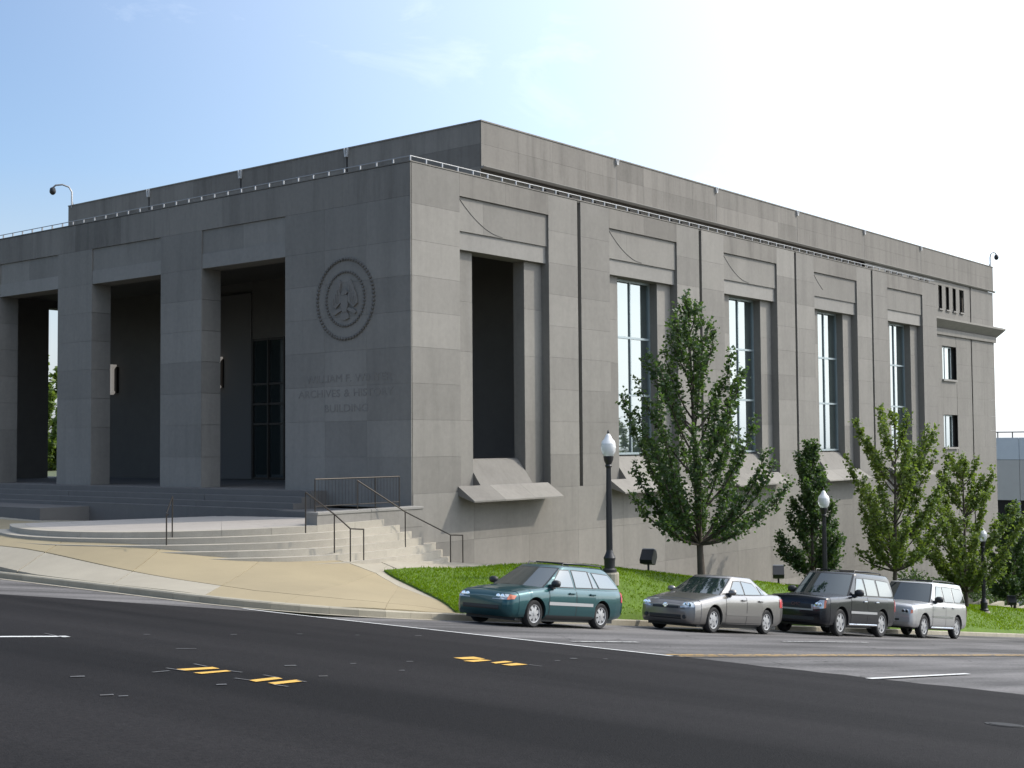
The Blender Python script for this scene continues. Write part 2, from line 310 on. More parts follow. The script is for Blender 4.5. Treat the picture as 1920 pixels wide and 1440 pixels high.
def ray_at(px, py, axis, val):
    r_ = _f+_r*(px-960)/F_PX-_u*(py-720)/F_PX; return tuple(r_*(val/r_[axis]))
def sstep(a, b, t): t = max(0, min(1, (t-a)/(b-a))); return t*t*(3-2*t)

def base_z(x, y):                                       # the land itself, under roads, lawns and buildings
    z = road_z(x, 0)-0.12
    up = sstep(20.5, 24, y)*sstep(19, 26, x)
    z += up*0.9
    hill = sstep(56, 64, y)*sstep(-20, 20, x)*(1-sstep(70, 150, x))
    return z*(1-hill)+(-1.9)*hill
def axis_pts(fine0, fine1, step, far):
    a = list(np.arange(fine0, fine1+1e-6, step)); d = step
    lo, hi = [fine0], [fine1]
    while lo[-1] > -far: d *= 1.5; lo.append(lo[-1]-d)
    d = step
    while hi[-1] < far: d *= 1.5; hi.append(hi[-1]+d)
    return sorted(set(lo[1:]))+a+hi[1:]
gx, gy = axis_pts(-30, 110, 2.5, 2500), axis_pts(-30, 75, 2.5, 2500)
g = MB().grid([[(x, y, base_z(x, y)) for y in gy] for x in gx])
tag(g.build('ground', M['earth'], smooth=180), 'bare grassy land beneath the streets and buildings', 'ground', kind='structure')

# ------------------------------------------------------------------ streets
def sheet(xs, ys, dz, clip=None):
    return MB().grid([[(x, y, road_z(x, y)+dz) for y in ys] for x in xs])
ys = np.linspace(-60, 19.56, 54)
old = sheet(np.arange(17.7, 120.1, 1.65), ys, 0.0)
tag(old.build('side_street', M['old_asphalt'], smooth=180), 'worn grey asphalt side street running downhill past the parked cars', 'road', kind='structure')
strip = sheet(np.linspace(9, 17.93, 8), np.linspace(19.0, 75, 40), 0.0).build('street_edge_strip', M['old_asphalt'], smooth=180)
tag(strip, 'strip of worn asphalt between the dark paving and the corner kerb', 'road', kind='structure')
# fresh dark paving of the cross street: its far edge follows the corner kerb, then leaves it
edge = [(75, 4.0), (60, 7.0), (48, 9.0), (36, 10.6), (28, 12.2), (24, 13.6), (22.5, 15.2), (21, 16.8), (19.6, 17.75), (10, 17.72), (-80, 17.7)]
def dark_edge(y):
    for (y1, x1), (y0, x0) in zip(edge[:-1], edge[1:]):
        if y0 <= y <= y1: return x0+(x1-x0)*(y-y0)/(y1-y0)
    return 17.7
rows = []
for y in list(np.linspace(-80, -2, 27))+list(np.linspace(-1.5, 16, 60))+list(np.linspace(16.6, 32, 26))+list(np.linspace(33, 75, 22)):
    xe = dark_edge(y)+0.05*math.sin(y*3.1)+0.05*math.sin(y*7.7+1)+0.04*math.sin(y*1.3)+random.uniform(-0.05, 0.05)
    rows.append([(x, y, road_z(x, y)+0.012) for x in np.linspace(-60, xe, 60)])
tag(MB().grid(rows).build('cross_street', M['new_asphalt'], smooth=180), 'freshly laid dark asphalt of the wide cross street', 'road', kind='structure')

MARKS = []
def marking(pts, name, mt, label, dz=0.02, group=None, n=12):
    """a painted quad given by four ground corners, draped on the road"""
    P = [np.array(p[:2]) for p in pts]; rows = []
    for i in range(n+1):
        a = P[0]+(P[1]-P[0])*i/n; b = P[3]+(P[2]-P[3])*i/n; row = []
        for j in range(3):
            q = a+(b-a)*j/2; row.append((q[0], q[1], road_z(*q)+dz))
        rows.append(row)
    o = MB().grid(rows).build(name, mt); o['kind'] = 'structure'; tag(o, label, 'road marking', group); return o
def line(p, q, w, *a, **k):
    p, q = np.array(p[:2]), np.array(q[:2]); d = (q-p)/np.linalg.norm(q-p); nrm = np.array([-d[1], d[0]])*w/2
    return marking([p-nrm, q-nrm, q+nrm, p+nrm], *a, **k)
line((17.62, 21.2), (17.62, 11.05), 0.13, 'white_edge_line', M['white'], 'solid white line along the edge of the dark paving')
ax, ay = pix(1290, 1234)[:2]; bx, by = pix(1900, 1221)[:2]; cy = (ay+by)/2
for k, dy in enumerate((0.0, 0.24)):
    line((17.8, 11.05+dy), (62, 11.05+dy), 0.11, 'yellow_centre_line', M['yellow_worn'], 'worn double yellow centre line of the side street', group='double yellow centre line', n=60)
line((17.4, 7.75), (21.7, 7.95), 0.11, 'white_lane_dash', M['white'], 'single white lane dash near the wet-looking street edge')
line((18.7, 13.75), (20.8, 13.8), 0.12, 'white_lane_dash', M['white_worn'], 'faded white dash beside the kerbside wagon')
line((28, 14.6), (33, 14.7), 0.10, 'white_lane_dash', M['white_worn'], 'very faded white dash beside the warm silver sedan')
a, b = pix(-60, 1197), pix(128, 1196)
line(a, b, 0.14, 'white_stop_line', M['white'], 'white line end on the dark cross street with a layout tick')
line(pix(84, 1190), pix(124, 1199), 0.03, 'layout_tick', M['chalk'], 'thin tick across the white line end')
for k, quad in enumerate((((330, 1258), (398, 1254), (412, 1257), (344, 1261)), ((362, 1265), (424, 1260), (434, 1262), (378, 1267)),
             ((466, 1279), (518, 1273), (530, 1276), (480, 1282)), ((502, 1284), (556, 1278), (570, 1281), (516, 1287)),
             ((850, 1236), (888, 1234), (910, 1238), (868, 1239)), ((868, 1242), (900, 1239), (922, 1241), (888, 1244)),
             ((920, 1245), (948, 1242), (962, 1244), (930, 1247)), ((940, 1249), (968, 1246), (990, 1249), (958, 1251)))):
    pair = ('pair of yellow dashes crossed by the longest layout lines', 'pair of yellow dashes closest to the bare paving', 'pair of yellow dashes with a trailing stub', 'pair of short yellow dashes beside the stub')[k//2]
    marking([pix(*p) for p in quad], 'yellow_dash', M['yellow'], pair, group=pair, n=4)
for p, q in (((312, 1256), (346, 1261)), ((364, 1248), (388, 1253)), ((430, 1261), (454, 1264)), ((286, 1264), (318, 1261)), ((440, 1275), (470, 1279)), ((494, 1269), (522, 1274)), ((556, 1279), (574, 1282)), ((512, 1287), (540, 1291)),
             ((992, 1249), (1016, 1252)), ((330, 1219), (368, 1219))):
    line(pix(*p), pix(*q), 0.035, 'layout_tick', M['chalk'], 'thin pale layout scratch on the dark asphalt', group='layout scratches on the asphalt', n=3)
for p in ((145, 1272), (200, 1307), (231, 1309), (275, 1192), (438, 1192), (562, 1191), (670, 1193), (784, 1194), (544, 1251), (415, 1287), (606, 1271), (662, 1247), (753, 1260), (768, 1243), (1045, 1241), (1075, 1237), (1135, 1238)):
    x, y, z = pix(*p); s = 0.03+0.03*random.random()
    marking([(x-s*1.6, y-s*0.4), (x+s*0.9, y-s*0.8), (x+s*1.6, y+s*0.4), (x-s*0.9, y+s*0.6)], 'chalk_dab', M['chalk'], 'small pale dab on the dark asphalt', group='pale dabs on the asphalt', n=2)
x, y, z = pix(1885, 1362)
mh = MB().lathe([(0.0, 0.021), (0.15, 0.021), (0.15, 0.017), (0.19, 0.017), (0.19, 0.0)], (x, y, z-0.0), 28)
for i in range(len(mh.v)): mh.v[i] = (mh.v[i][0], mh.v[i][1], road_z(mh.v[i][0], mh.v[i][1])+mh.v[i][2]-z)
tag(mh.build('manhole_cover', mat('cast_iron', (0.01, 0.01, 0.01), 0.9)), 'dark iron cover set flush in the cross street', 'manhole')

# ------------------------------------------------------------------ kerb and pavement
KP = [(18.0, y) for y in np.arange(74, 23.6, -2.0)]+[(21.5-3.5*math.cos(a), 23.1-3.5*math.sin(a)) for a in np.linspace(0, math.pi/2, 10)]+[(x, 19.6) for x in np.arange(23.4, 119, 2.4)]
kerb = thing('kerb', (18, 23, near_z(18, 23)), 'pale concrete kerb curving round the corner and running behind the parked cars', 'kerb')
kerb['kind'] = 'structure'
def knorm(i):
    a = np.array(KP[max(i-1, 0)]); b = np.array(KP[min(i+1, len(KP)-1)]); d = (b-a)/np.linalg.norm(b-a); return np.array([-d[1], d[0]])
for i in range(len(KP)-1):
    vv = []
    for k in (i, i+1):
        p, nn = np.array(KP[k]), knorm(k)
        if k == i+1: p = p-(np.array(KP[i+1])-np.array(KP[i]))*0.006
        zr = road_z(*p)
        for o_, h in ((0.0, -0.1), (0.0, 0.13), (0.03, 0.155), (0.16, 0.155), (0.16, -0.1)):
            q = p+nn*o_; vv.append((q[0], q[1], zr+h))
    MB().add(vv, [(0, 1, 6, 5), (1, 2, 7, 6), (2, 3, 8, 7), (3, 4, 9, 8), (0, 4, 3, 2, 1), (5, 6, 7, 8, 9)]).build('kerb_stone', M['kerb'], kerb)
# concrete gutter pan along the kerb on the cross street
gp = MB(); rws = []
for i in range(0, 36):
    p, nn = np.array(KP[i]), knorm(i); rws.append([(q[0], q[1], road_z(*q)+0.008) for q in (p-nn*0.34, p-nn*0.17, p)])
tag(gp.grid(rws).build('gutter', M['conc'], smooth=180), 'narrow pale concrete gutter at the foot of the corner kerb', 'gutter', kind='structure')
dr = MB().box(17.93, 18.02, 31.2, 33.0, road_z(18, 32)+0.0, road_z(18, 32)+0.12)
tag(dr.build('drain_inlet', M['joint']), 'dark drain inlet slot in the corner kerb', 'drain')

# lofted paving slabs between the kerb and the foot of the steps
outer = [(18.16, y) for y in (74, 66, 60, 54, 48, 42, 36, 30.5, 26.5, 23.1)]+[(21.5-3.34*math.cos(a), 23.1-3.34*math.sin(a)) for a in np.linspace(0.25, math.pi/2, 5)]+[(22.6, 19.76)]
inner = [(29.5, y+2) for y in (74, 66, 60, 54, 48, 42, 38, 35, 33, 30)]+[(29, 28.5), (29.5, 27.4), (28.4, 26.5), (27.2, 25.8), (26.2, 25.0), (23.2, 19.9)]
pave = thing('pavement', (22, 27, near_z(22, 27)), 'buff concrete corner pavement sloping from the curved steps to the kerb', 'pavement'); pave['kind'] = 'structure'
cuts = [0, 1, 2, 3, 4, 5, 6, 7, 8, 9, 11, 13, 15]
for a0, a1 in zip(cuts[:-1], cuts[1:]):
    for (f0, f1, mt) in ((0.0, 0.105, 'conc'), (0.105, 0.60, 'conc_y'), (0.60, 1.0, 'conc')):
        if a0 >= 9 and f0 == 0.0: mt = 'conc_y'
        if a0 >= 9 and f0 == 0.105: f1_, = (1.0,)
        rows = []
        for s_ in np.linspace(a0+0.0045, a1-0.0045, 5*(a1-a0)+1):
            i = min(int(s_), len(outer)-2); t = s_-i; row = []
            o_ = np.array(outer[i])*(1-t)+np.array(outer[i+1])*t; q_ = np.array(inner[i])*(1-t)+np.array(inner[i+1])*t
            for ff in np.linspace(f0+0.0018, f1-0.0018, 12 if f0 > 0 else 4):
                p = o_*(1-ff)+q_*ff; row.append((p[0], p[1], near_z(*p)))
            rows.append(row)
        m_ = len(rows[0]); mb = MB().grid(rows); k0 = len(mb.v)
        # real slab edges: skirt round the border
        bd = [(0, j) for j in range(m_)]+[(i, m_-1) for i in range(1, len(rows))]+[(len(rows)-1, j) for j in range(m_-2, -1, -1)]+[(i, 0) for i in range(len(rows)-2, 0, -1)]
        ids = [i*m_+j for i, j in bd]; mb.v += [(mb.v[i][0], mb.v[i][1], mb.v[i][2]-0.12) for i in ids]
        mb.f += [(ids[i], ids[(i+1) % len(ids)], k0+(i+1) % len(ids), k0+i) for i in range(len(ids))]
        mb.build('paving_slab', M[mt], pave, smooth=40)
walk = thing('walkway', (40, 26.3, near_z(40, 26.3)), 'pale concrete walk along the foot of the side wall above the lawn', 'path'); walk['kind'] = 'structure'
for x in np.arange(26.3, 95, 2.2):
    rows = [[(xx, yy, near_z(xx, yy)+0.02) for yy in np.linspace(25.15, 27.48, 4)] for xx in np.linspace(x+0.006, x+2.194, 4)]
    mb = MB().grid(rows); ids = [0, 1, 2, 3, 7, 11, 15, 14, 13, 12, 8, 4]; mb.v += [(mb.v[i][0], mb.v[i][1], mb.v[i][2]-0.15) for i in ids]
    mb.f += [(ids[i], ids[(i+1) % 12], 16+(i+1) % 12, 16+i) for i in range(12)]
    mb.build('paving_slab', M['conc'], walk, smooth=40)

# ------------------------------------------------------------------ lawn bank and its grass
def lawn_left(y): return 22.5+(y-19.78)*0.60+0.5*math.sin((y-19.78)/5.3*math.pi)*0.6
rows = []
for y in np.linspace(19.78, 25.15, 20):
    x0 = lawn_left(y); rows.append([(x, y, near_z(x, y)+0.05) for x in [x0+(i/70.0)**1.25*(118-x0) for i in range(71)]])
lw = MB().grid(rows); n0 = len(lw.v); ids = [i*71 for i in range(20)]
lw.v += [(lw.v[i][0], lw.v[i][1], lw.v[i][2]-0.14) for i in ids]; lw.f += [(ids[i], ids[i+1], n0+i+1, n0+i) for i in range(19)]
n1 = len(lw.v); lw.v += [(lw.v[i][0], lw.v[i][1]-0.03, lw.v[i][2]-0.5) for i in range(71)]; lw.f += [(i, i+1, n1+i+1, n1+i) for i in range(70)]
tag(lw.build('lawn', M['lawn'], smooth=180), 'mown green lawn bank between the kerb and the side wall', 'lawn', kind='structure')
def ray_visible_x(n, x1=85):
    return 22.5+(rng.random(n)**1.7)*(x1-22.5)
NB = 62000
gxs = ray_visible_x(NB); gys = 19.8+rng.random(NB)*5.3
blades_v, blades_f = [], []
zc = {}
for i in range(NB):
    x, y = gxs[i], gys[i]
    if x < lawn_left(y)-0.02: continue
    key = (int(x*2), int(y*2))
    if key not in zc:
        x0_, y0_ = key[0]/2, key[1]/2; zc[key] = (near_z(x0_, y0_), near_z(x0_+0.5, y0_), near_z(x0_, y0_+0.5))
    a_, b_, c_ = zc[key]; z = a_+(b_-a_)*(x-key[0]/2)*2+(c_-a_)*(y-key[1]/2)*2+0.045
    s = 1+(x-22)/45; h = (0.035+0.045*rng.random())*s**0.5; an = rng.random()*6.283; w = 0.014*s
    dx, dy = math.cos(an)*w, math.sin(an)*w; lx, ly = rng.normal(0, 0.03, 2)
    k = len(blades_v); blades_v += [(x-dx, y-dy, z), (x+dx, y+dy, z), (x+lx, y+ly, z+h)]; blades_f.append((k, k+1, k+2))
me = bpy.data.meshes.new('grass'); me.from_pydata(blades_v, [], blades_f); me.materials.append(M['grass']); go = bpy.data.objects.new('grass', me); C.objects.link(go)
tag(go, 'short bright green grass covering the lawn bank', 'grass', kind='stuff')

# ------------------------------------------------------------------ the archive building
XC, YC, ZT = 29.31, 27.5, 8.63
B = thing('archive_building', (50, 40, -5), 'long grey limestone archive building with deep window bays and pillared entrance portico', 'building')
COURSE = [-1.48, -0.36, 0.77, 1.88, 2.99, 4.08, 5.17, 6.26, 7.38, ZT]
FAR = {}
def panel(ax, u0, u1, v0, v1, face, mt='stone', parent=B, far=False, name='stone_panel', t=0.03):
    g_ = 0.0025; f = face-random.random()*0.003
    bx = (u0+g_, u1-g_, f, face+t, v0+g_, v1-g_) if ax == 'side' else (f, face+t, u0+g_, u1-g_, v0+g_, v1-g_)
    if far: FAR.setdefault(mt, MB()).box(*bx); return
    MB().box(*bx).build(name, M[mt], parent)
def panels(ax, u0, u1, vs_, face, n=1, mt='stone', **k):
    for a, b in zip(vs_[:-1], vs_[1:]):
        for i in range(n): panel(ax, u0+(u1-u0)*i/n, u0+(u1-u0)*(i+1)/n, a, b, face, mt, **k)
wall = MB()                                             # solid walls behind the facing panels
Ls = [31.58+8.34*k for k in range(5)]; Rs = [l+4.66 for l in Ls]; Gs = [38.03+8.34*k for k in range(4)]
SW = 0.97
for k in range(5):
    L_, R_ = Ls[k], Rs[k]; a = XC+0.05 if k == 0 else Gs[k-1]+0.1; b = Gs[k]-0.1 if k < 4 else 71.6
    far = k >= 4
    wall.box(a, L_, YC+0.02, 28.3, -9, ZT-0.05); wall.box(R_, b, YC+0.02, 28.3, -9, ZT-0.05)
    wall.box(L_, L_+SW, YC+0.36, 28.3, -1.5, 6.22); wall.box(R_-SW, R_, YC+0.36, 28.3, -1.5, 6.22)
    wall.box(L_, R_, YC+0.16, 28.3, 6.22, ZT-0.05); wall.box(L_, R_, YC+0.02, 28.3, -9, -1.5)
    panels('side', a if k else XC+0.05, L_, COURSE, YC, 1, far=far); panels('side', R_, b, COURSE, YC, 1, far=far)
    panels('side', L_, R_, [7.9, ZT], YC, 2, 'stone_top', far=far)
    panel('side', L_, L_+1.25, 6.8, 7.9, YC+0.075, 'stone', far=far); panel('side', L_+1.25, R_, 6.8, 7.9, YC+0.075, 'stone', far=far)
    panel('side', L_, R_, 6.22, 6.8, YC+0.13, 'stone_pale', far=far, name='lintel')
    for s0, s1 in ((L_, L_+SW), (R_-SW, R_)): panels('side', s0, s1, [-1.45, 0.77, 2.99, 4.6, 6.22], YC+0.33, 1, 'stone', far=far)
    # thin dark curved line on the panel over the opening
    if k < 4:
        e = (1.0, 1.0, 1.0, 0.45)[k]; pts = []
        for q in np.linspace(0, e, 18): pts.append((L_+0.04+2.2*q, YC+0.073, 7.86-1.02*(1-(1-q)**1.9)))
        MB().tube(pts, 0.016, 5).build('curved_line', M['carve_dark'], B)
    # sloping sill slab
    sl_ = MB().prism([(28.25, -0.46), (28.1, -0.52), (YC+0.0, -1.34), (YC+0.0, -1.46), (28.25, -1.46)], 0, L_+SW+0.004, R_-SW-0.004)
    so_ = sl_.build('window_sill', M['stone'], B)
    for i in range(3):
        x0, x1 = L_-0.16+(R_+0.0-L_)*i/3, L_-0.16+(R_+0.0-L_)*(i+1)/3
        MB().prism([(YC+0.0, -1.30), (YC-0.68, -1.75), (YC-0.68, -1.80), (YC+0.0, -1.60)], 0, x0+0.004, x1-0.004).build('sill_slab', M['stone'], so_)
    if k:                                               # glazing
        a0, a1, yg = L_+SW, R_-SW, 28.22
        w_ = MB()
        for bx in ((a0, a0+0.06), (a1-0.06, a1)): w_.box(bx[0], bx[1], yg-0.06, yg+0.08, -0.42, 6.22)
        w_.box(a0+0.06, a1-0.06, yg-0.06, yg+0.08, 6.14, 6.22); w_.box(a0+0.06, a1-0.06, yg-0.06, yg+0.08, -0.42, -0.34)
        wo = w_.build('window', M['frame'], B)
        xm = (a0+a1)/2; MB().box(xm-0.03, xm+0.03, yg-0.055, yg+0.07, -0.34, 6.14).build('mullion', M['frame'], wo)
        zz = [-0.34, 1.84, 4.02, 6.14]
        for z in zz[1:3]:
            for x0, x1 in ((a0+0.06, xm-0.03), (xm+0.03, a1-0.06)): MB().box(x0, x1, yg-0.05, yg+0.06, z-0.04, z+0.04).build('transom', M['frame'], wo)
        for j in range(3):
            for x0, x1 in ((a0+0.06, xm-0.03), (xm+0.03, a1-0.06)): MB().box(x0, x1, yg+0.0, yg+0.02, zz[j]+(0.04 if j else 0), zz[j+1]-(0.04 if j < 2 else 0)).build('pane', M['glass'], wo)
        wall.box(L_+0.3, R_-0.3, 28.31, 28.36, -1.4, 6.4)
for gk in Gs: MB().box(gk-0.099, gk+0.099, 27.9, 28.3, -1.46, ZT-0.06).build('joint_channel', M['joint'], B)
# base course below the sills
xb = list(np.linspace(XC+0.05, 71.6, 16)); zb = [-9.0, -7.5, -6.0, -4.5, -3.0, -1.48]
for i in range(15):
    for j in range(5):
        g0 = near_z(min(xb[i+1], 95), 27.4)
        if zb[j+1] < near_z(xb[i], 27.4)-0.2 and zb[j+1] < g0-0.2: continue
        panel('side', xb[i], xb[i+1], zb[j], zb[j+1], YC-0.012, far=xb[i] > 56, t=0.06)
# front wall with its pillars
OP = [(33.17, 37.54), (39.88, 44.18), (46.48, 50.75), (53.05, 57.4)]
PIL = [(YC+0.0, 33.17), (37.54, 39.88), (44.18, 46.48), (50.75, 53.05), (57.4, 63.1)]
CF = [-1.42]+COURSE[1:8]+[7.6]
for i, (a, b) in enumerate(PIL):
    wall.box(XC+0.02, 30.14, a+(0.02 if i == 0 else 0.05), b-0.05 if i else b-0.05, -1.9, ZT-0.05)
    n = 3 if i == 0 else (2 if i == 4 else 1)
    panels('front', a, b, [-1.9]+COURSE[1:8]+[7.6] if i == 0 else CF, XC, n, far=(i == 4))
    if i: 
        for c0, c1 in zip(CF[:-1], CF[1:]): MB().box(XC+0.032, 30.145, a-0.0, a+0.05, c0+0.006, c1-0.006).build('stone_panel', M['stone'], B) if i < 4 else None
for i, (a, b) in enumerate(OP):
    wall.box(XC+0.07, 30.14, a-0.05, b+0.05, 6.25, ZT-0.05)
    panels('front', a, b, [6.76, 7.6], XC+0.05, 2, 'stone')
    panels('front', a, b, [6.25, 6.76], XC+0.02, 1, 'stone_pale', name='lintel', t=0.06)
panels('front', YC, 63.1, [7.6, ZT], XC, 12, 'stone_top')
# portico shell
wall.box(30.14, 37.5, 28.3, 57.4, 7.2, ZT-0.05); wall.box(30.14, 35.0, 57.4, 63.0, 7.2, ZT-0.05)
wo_ = wall.build('wall', M['stone'], B)
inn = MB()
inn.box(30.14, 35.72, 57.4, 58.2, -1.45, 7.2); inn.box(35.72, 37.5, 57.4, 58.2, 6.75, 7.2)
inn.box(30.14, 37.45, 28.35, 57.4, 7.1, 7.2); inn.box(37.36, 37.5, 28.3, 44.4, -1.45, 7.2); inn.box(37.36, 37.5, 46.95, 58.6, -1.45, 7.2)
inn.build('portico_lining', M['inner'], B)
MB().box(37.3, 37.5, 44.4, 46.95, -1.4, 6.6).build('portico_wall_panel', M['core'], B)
for (y0, y1) in ((40.2, 44.3), (33.6, 37.7)):
    d = MB()
    for yy in np.linspace(y0, y1-0.08, 5): d.box(37.24, 37.36, yy, yy+0.08, -1.40, 4.6)
    do = d.build('door', M['bronze'], B)
    for z in (-1.40, 0.9, 1.75, 2.6, 4.5): MB().box(37.26, 37.355, y0, y1, z, z+0.09).build('door_rail', M['bronze'], do)
    MB().box(37.33, 37.35, y0, y1, -1.4, 4.6).build('pane', M['glass'], do)
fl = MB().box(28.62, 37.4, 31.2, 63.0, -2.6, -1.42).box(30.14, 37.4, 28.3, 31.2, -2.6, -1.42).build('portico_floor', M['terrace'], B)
# roof of the low block, coping
MB().box(XC+0.02, 71.6, YC+0.02, 32.2, ZT-0.05, ZT+0.01).build('low_roof', M['stone_top'], B)
MB().box(XC+0.02, 37.5, 32.2, 58, ZT-0.05, ZT+0.005).build('low_roof', M['stone_top'], B)
MB().box(XC-0.02, 71.6, YC-0.02, YC+0.16, ZT+0.012, ZT+0.045).build('coping', M['stone_top'], B); MB().box(XC-0.02, XC+0.16, YC+0.161, 63.1, ZT+0.012, ZT+0.045).build('coping', M['stone_top'], B)
# inner fill of the low block and attic
AX, AY, AZ0, AZ1 = 37.5, 31.57, 10.38, 12.06
core = MB().box(37.55, 71.5, 28.36, 32.3, -9, ZT-0.06).box(AX+0.05, 92.75, AY+0.5, 58.5, -12, AZ1-0.02).box(AX+0.02, 92.75, AY+0.02, AY+0.6, AZ0, AZ1-0.02).box(71.5, 92.75, AY+0.42, AY+0.6, -13, AZ0)
core.build('wall', M['core'], B)
MB().box(AX+0.02, 71.6, AY+0.42, AY+0.52, ZT, AZ0-0.02).build('attic_base', M['stone'], B)
AJ = [AX]+[46.4+8.34*i for i in range(5)]+[92.8]
for a, b in zip(AJ[:-1], AJ[1:]):
    n = max(2, round((b-a)/2.1))
    panels('side', a+0.05 if a > AX else a, b-0.05 if b < 92 else b, [AZ0, 11.22, AZ1], AY, n, 'stone_top', far=a > 60)
    if b < 92:
        MB().box(b-0.05, b+0.05, AY+0.005, AY+0.03, AZ0, AZ1-0.25).build('joint_channel', M['carve'], B)
        s_ = MB().prism([(b-0.11, AZ1+0.02), (b-0.04, AZ1-0.24), (b+0.04, AZ1-0.24), (b+0.11, AZ1+0.02), (b+0.07, AZ1+0.02), (b+0.015, AZ1-0.18), (b-0.015, AZ1-0.18), (b-0.07, AZ1+0.02)], 1, AY-0.10, AY+0.03)
        s_.build('drain_spout', M['spout'], B)
AF = [AY]+[38.7, 45.33, 51.95]+[58.6]
for a, b in zip(AF[:-1], AF[1:]):
    panels('front', a+0.05 if a > AY else a+0.05, b-0.05 if b < 58 else b, [ZT, 9.5, 10.38, 11.22, AZ1], AX, 2, 'stone_top', far=False)
    if b < 58:
        MB().box(AX+0.005, AX+0.03, b-0.05, b+0.05, ZT, AZ1-0.25).build('joint_channel', M['joint'], B)
        s_ = MB().prism([(b-0.11, AZ1+0.02), (b-0.06, AZ1-0.34), (b+0.06, AZ1-0.34), (b+0.11, AZ1+0.02), (b+0.07, AZ1+0.02), (b+0.02, AZ1-0.26), (b-0.02, AZ1-0.26), (b-0.07, AZ1+0.02)], 0, AX-0.10, AX+0.03)
        s_.build('drain_spout', M['spout'], B)
MB().box(AX-0.03, 92.83, AY-0.03, 58.6, AZ1+0.001, AZ1+0.05).build('coping', M['stone_top'], B)
MB().prism([(AY+0.02, AZ0-0.10), (AY-0.04, AZ0-0.10), (AY-0.14, AZ0-0.03), (AY-0.14, AZ0-0.005), (AY+0.02, AZ0-0.005)], 0, AX, 92.95).build('cornice', M['stone_pale'], B)
# end block
EY = 31.62
for (x0, x1) in ((71.6, 82.72), (87.2, 88.3), (88.48, 92.8)): panels('side', x0, x1, [7.2, 8.3, 10.27], EY, max(1, round((x1-x0)/2.2)), far=True)
panels('side', 82.72, 87.2, [7.2, 8.45], EY, 2, far=True); panels('side', 82.72, 87.2, [9.95, 10.27], EY, 2, far=True)
sx = [82.75+1.21*i for i in range(4)]
for i in range(4):
    if i < 3: panel('side', sx[i]+0.58, sx[i+1], 8.45, 9.95, EY, far=True)
    MB().box(sx[i]-0.05, sx[i]+0.63, EY-0.10, EY+0.05, 8.36, 8.45).build('window_sill', M['stone_pale'], B)
    MB().box(sx[i], sx[i]+0.58, EY+0.20, EY+0.28, 8.45, 9.95).build('louvre_slot', M['joint'], B)
MB().prism([(EY+0.02, 7.18), (EY-0.62, 7.66), (EY-0.62, 7.78), (EY+0.02, 7.80)], 0, 71.6, 93.45).build('cornice', M['stone'], B)
MB().box(71.6, 92.95, EY-0.12, EY+0.04, 6.78, 7.17).build('frieze', M['stone'], B)
zc_ = [-13, -11.6, -10.2, -8.8, -7.4, -6, -4.6, -3.2, -1.48, -0.4, 0.7, 1.68, 2.8, 3.95, 5.0, 6.1, 6.78]
for (x0, x1) in ((71.6, 83.15), (85.6, 88.3), (88.48, 92.8)): panels('side', x0, x1, zc_, EY, max(1, round((x1-x0)/2.3)), far=True)
panels('side', 83.15, 85.55, [6.1, 6.78], EY, 1, far=True); panels('side', 83.15, 85.55, [1.68, 2.8, 3.95], EY, 1, far=True); panels('side', 83.15, 85.55, zc_[:10], EY, 1, far=True)
for z0, z1 in ((3.95, 6.1), (-0.4, 1.68)):
    MB().box(83.05, 85.4, EY-0.12, EY+0.2, z0-0.12, z0-0.0).build('window_sill', M['stone_pale'], B)
    wo = MB().box(83.15, 83.25, EY+0.25, EY+0.35, z0, z1).box(85.2, 85.3, EY+0.25, EY+0.35, z0, z1).box(83.2, 85.25, EY+0.26, EY+0.34, z1-0.09, z1-0.01).build('window', M['frame'], B)
    MB().box(84.17, 84.23, EY+0.25, EY+0.34, z0, z1).build('mullion', M['frame'], wo)
    for x0, x1 in ((83.25, 84.17), (84.23, 85.2)): MB().box(x0, x1, EY+0.28, EY+0.3, z0, z1).build('pane', M['glass'], wo)
for mt, mb in FAR.items():
    o = mb.build('stone_panels', M[mt], B); o['kind'] = 'stuff'
# carved seal
SYc, SZc, SR = 30.33, 4.64, 1.27
seal = MB()
def ring(mb, r, n, br, xoff=0.0):
    for j in range(n):
        a = 2*math.pi*j/n; mb.lathe([(0.0, -br), (br*0.8, -br*0.6), (br, 0), (br*0.8, br*0.6), (0.0, br)], (XC-0.01-xoff, SYc+r*math.cos(a), SZc+r*math.sin(a)), 6, axis=0)
ring(seal, SR, 64, 0.062)
sealo = seal.build('carved_seal', M['carve_dark'], B)
mb = MB(); ring(mb, 0.86, 48, 0.05); mb.build('inner_ring', M['carve_dark'], sealo)
def relief(poly, name, mt, d=0.05): MB().prism([(SYc-y, SZc+z) for y, z in poly], 0, XC-d, XC+0.02).build(name, M[mt], sealo)
relief([(-0.13, 0.12), (0.13, 0.12), (0.16, -0.2), (0.09, -0.42), (-0.09, -0.42), (-0.16, -0.2)], 'eagle_body', 'carve', 0.07)
relief([(-0.12, 0.1), (-0.10, 0.22), (0.0, 0.30), (0.10, 0.26), (0.16, 0.2), (0.1, 0.14)], 'eagle_head', 'carve', 0.08)
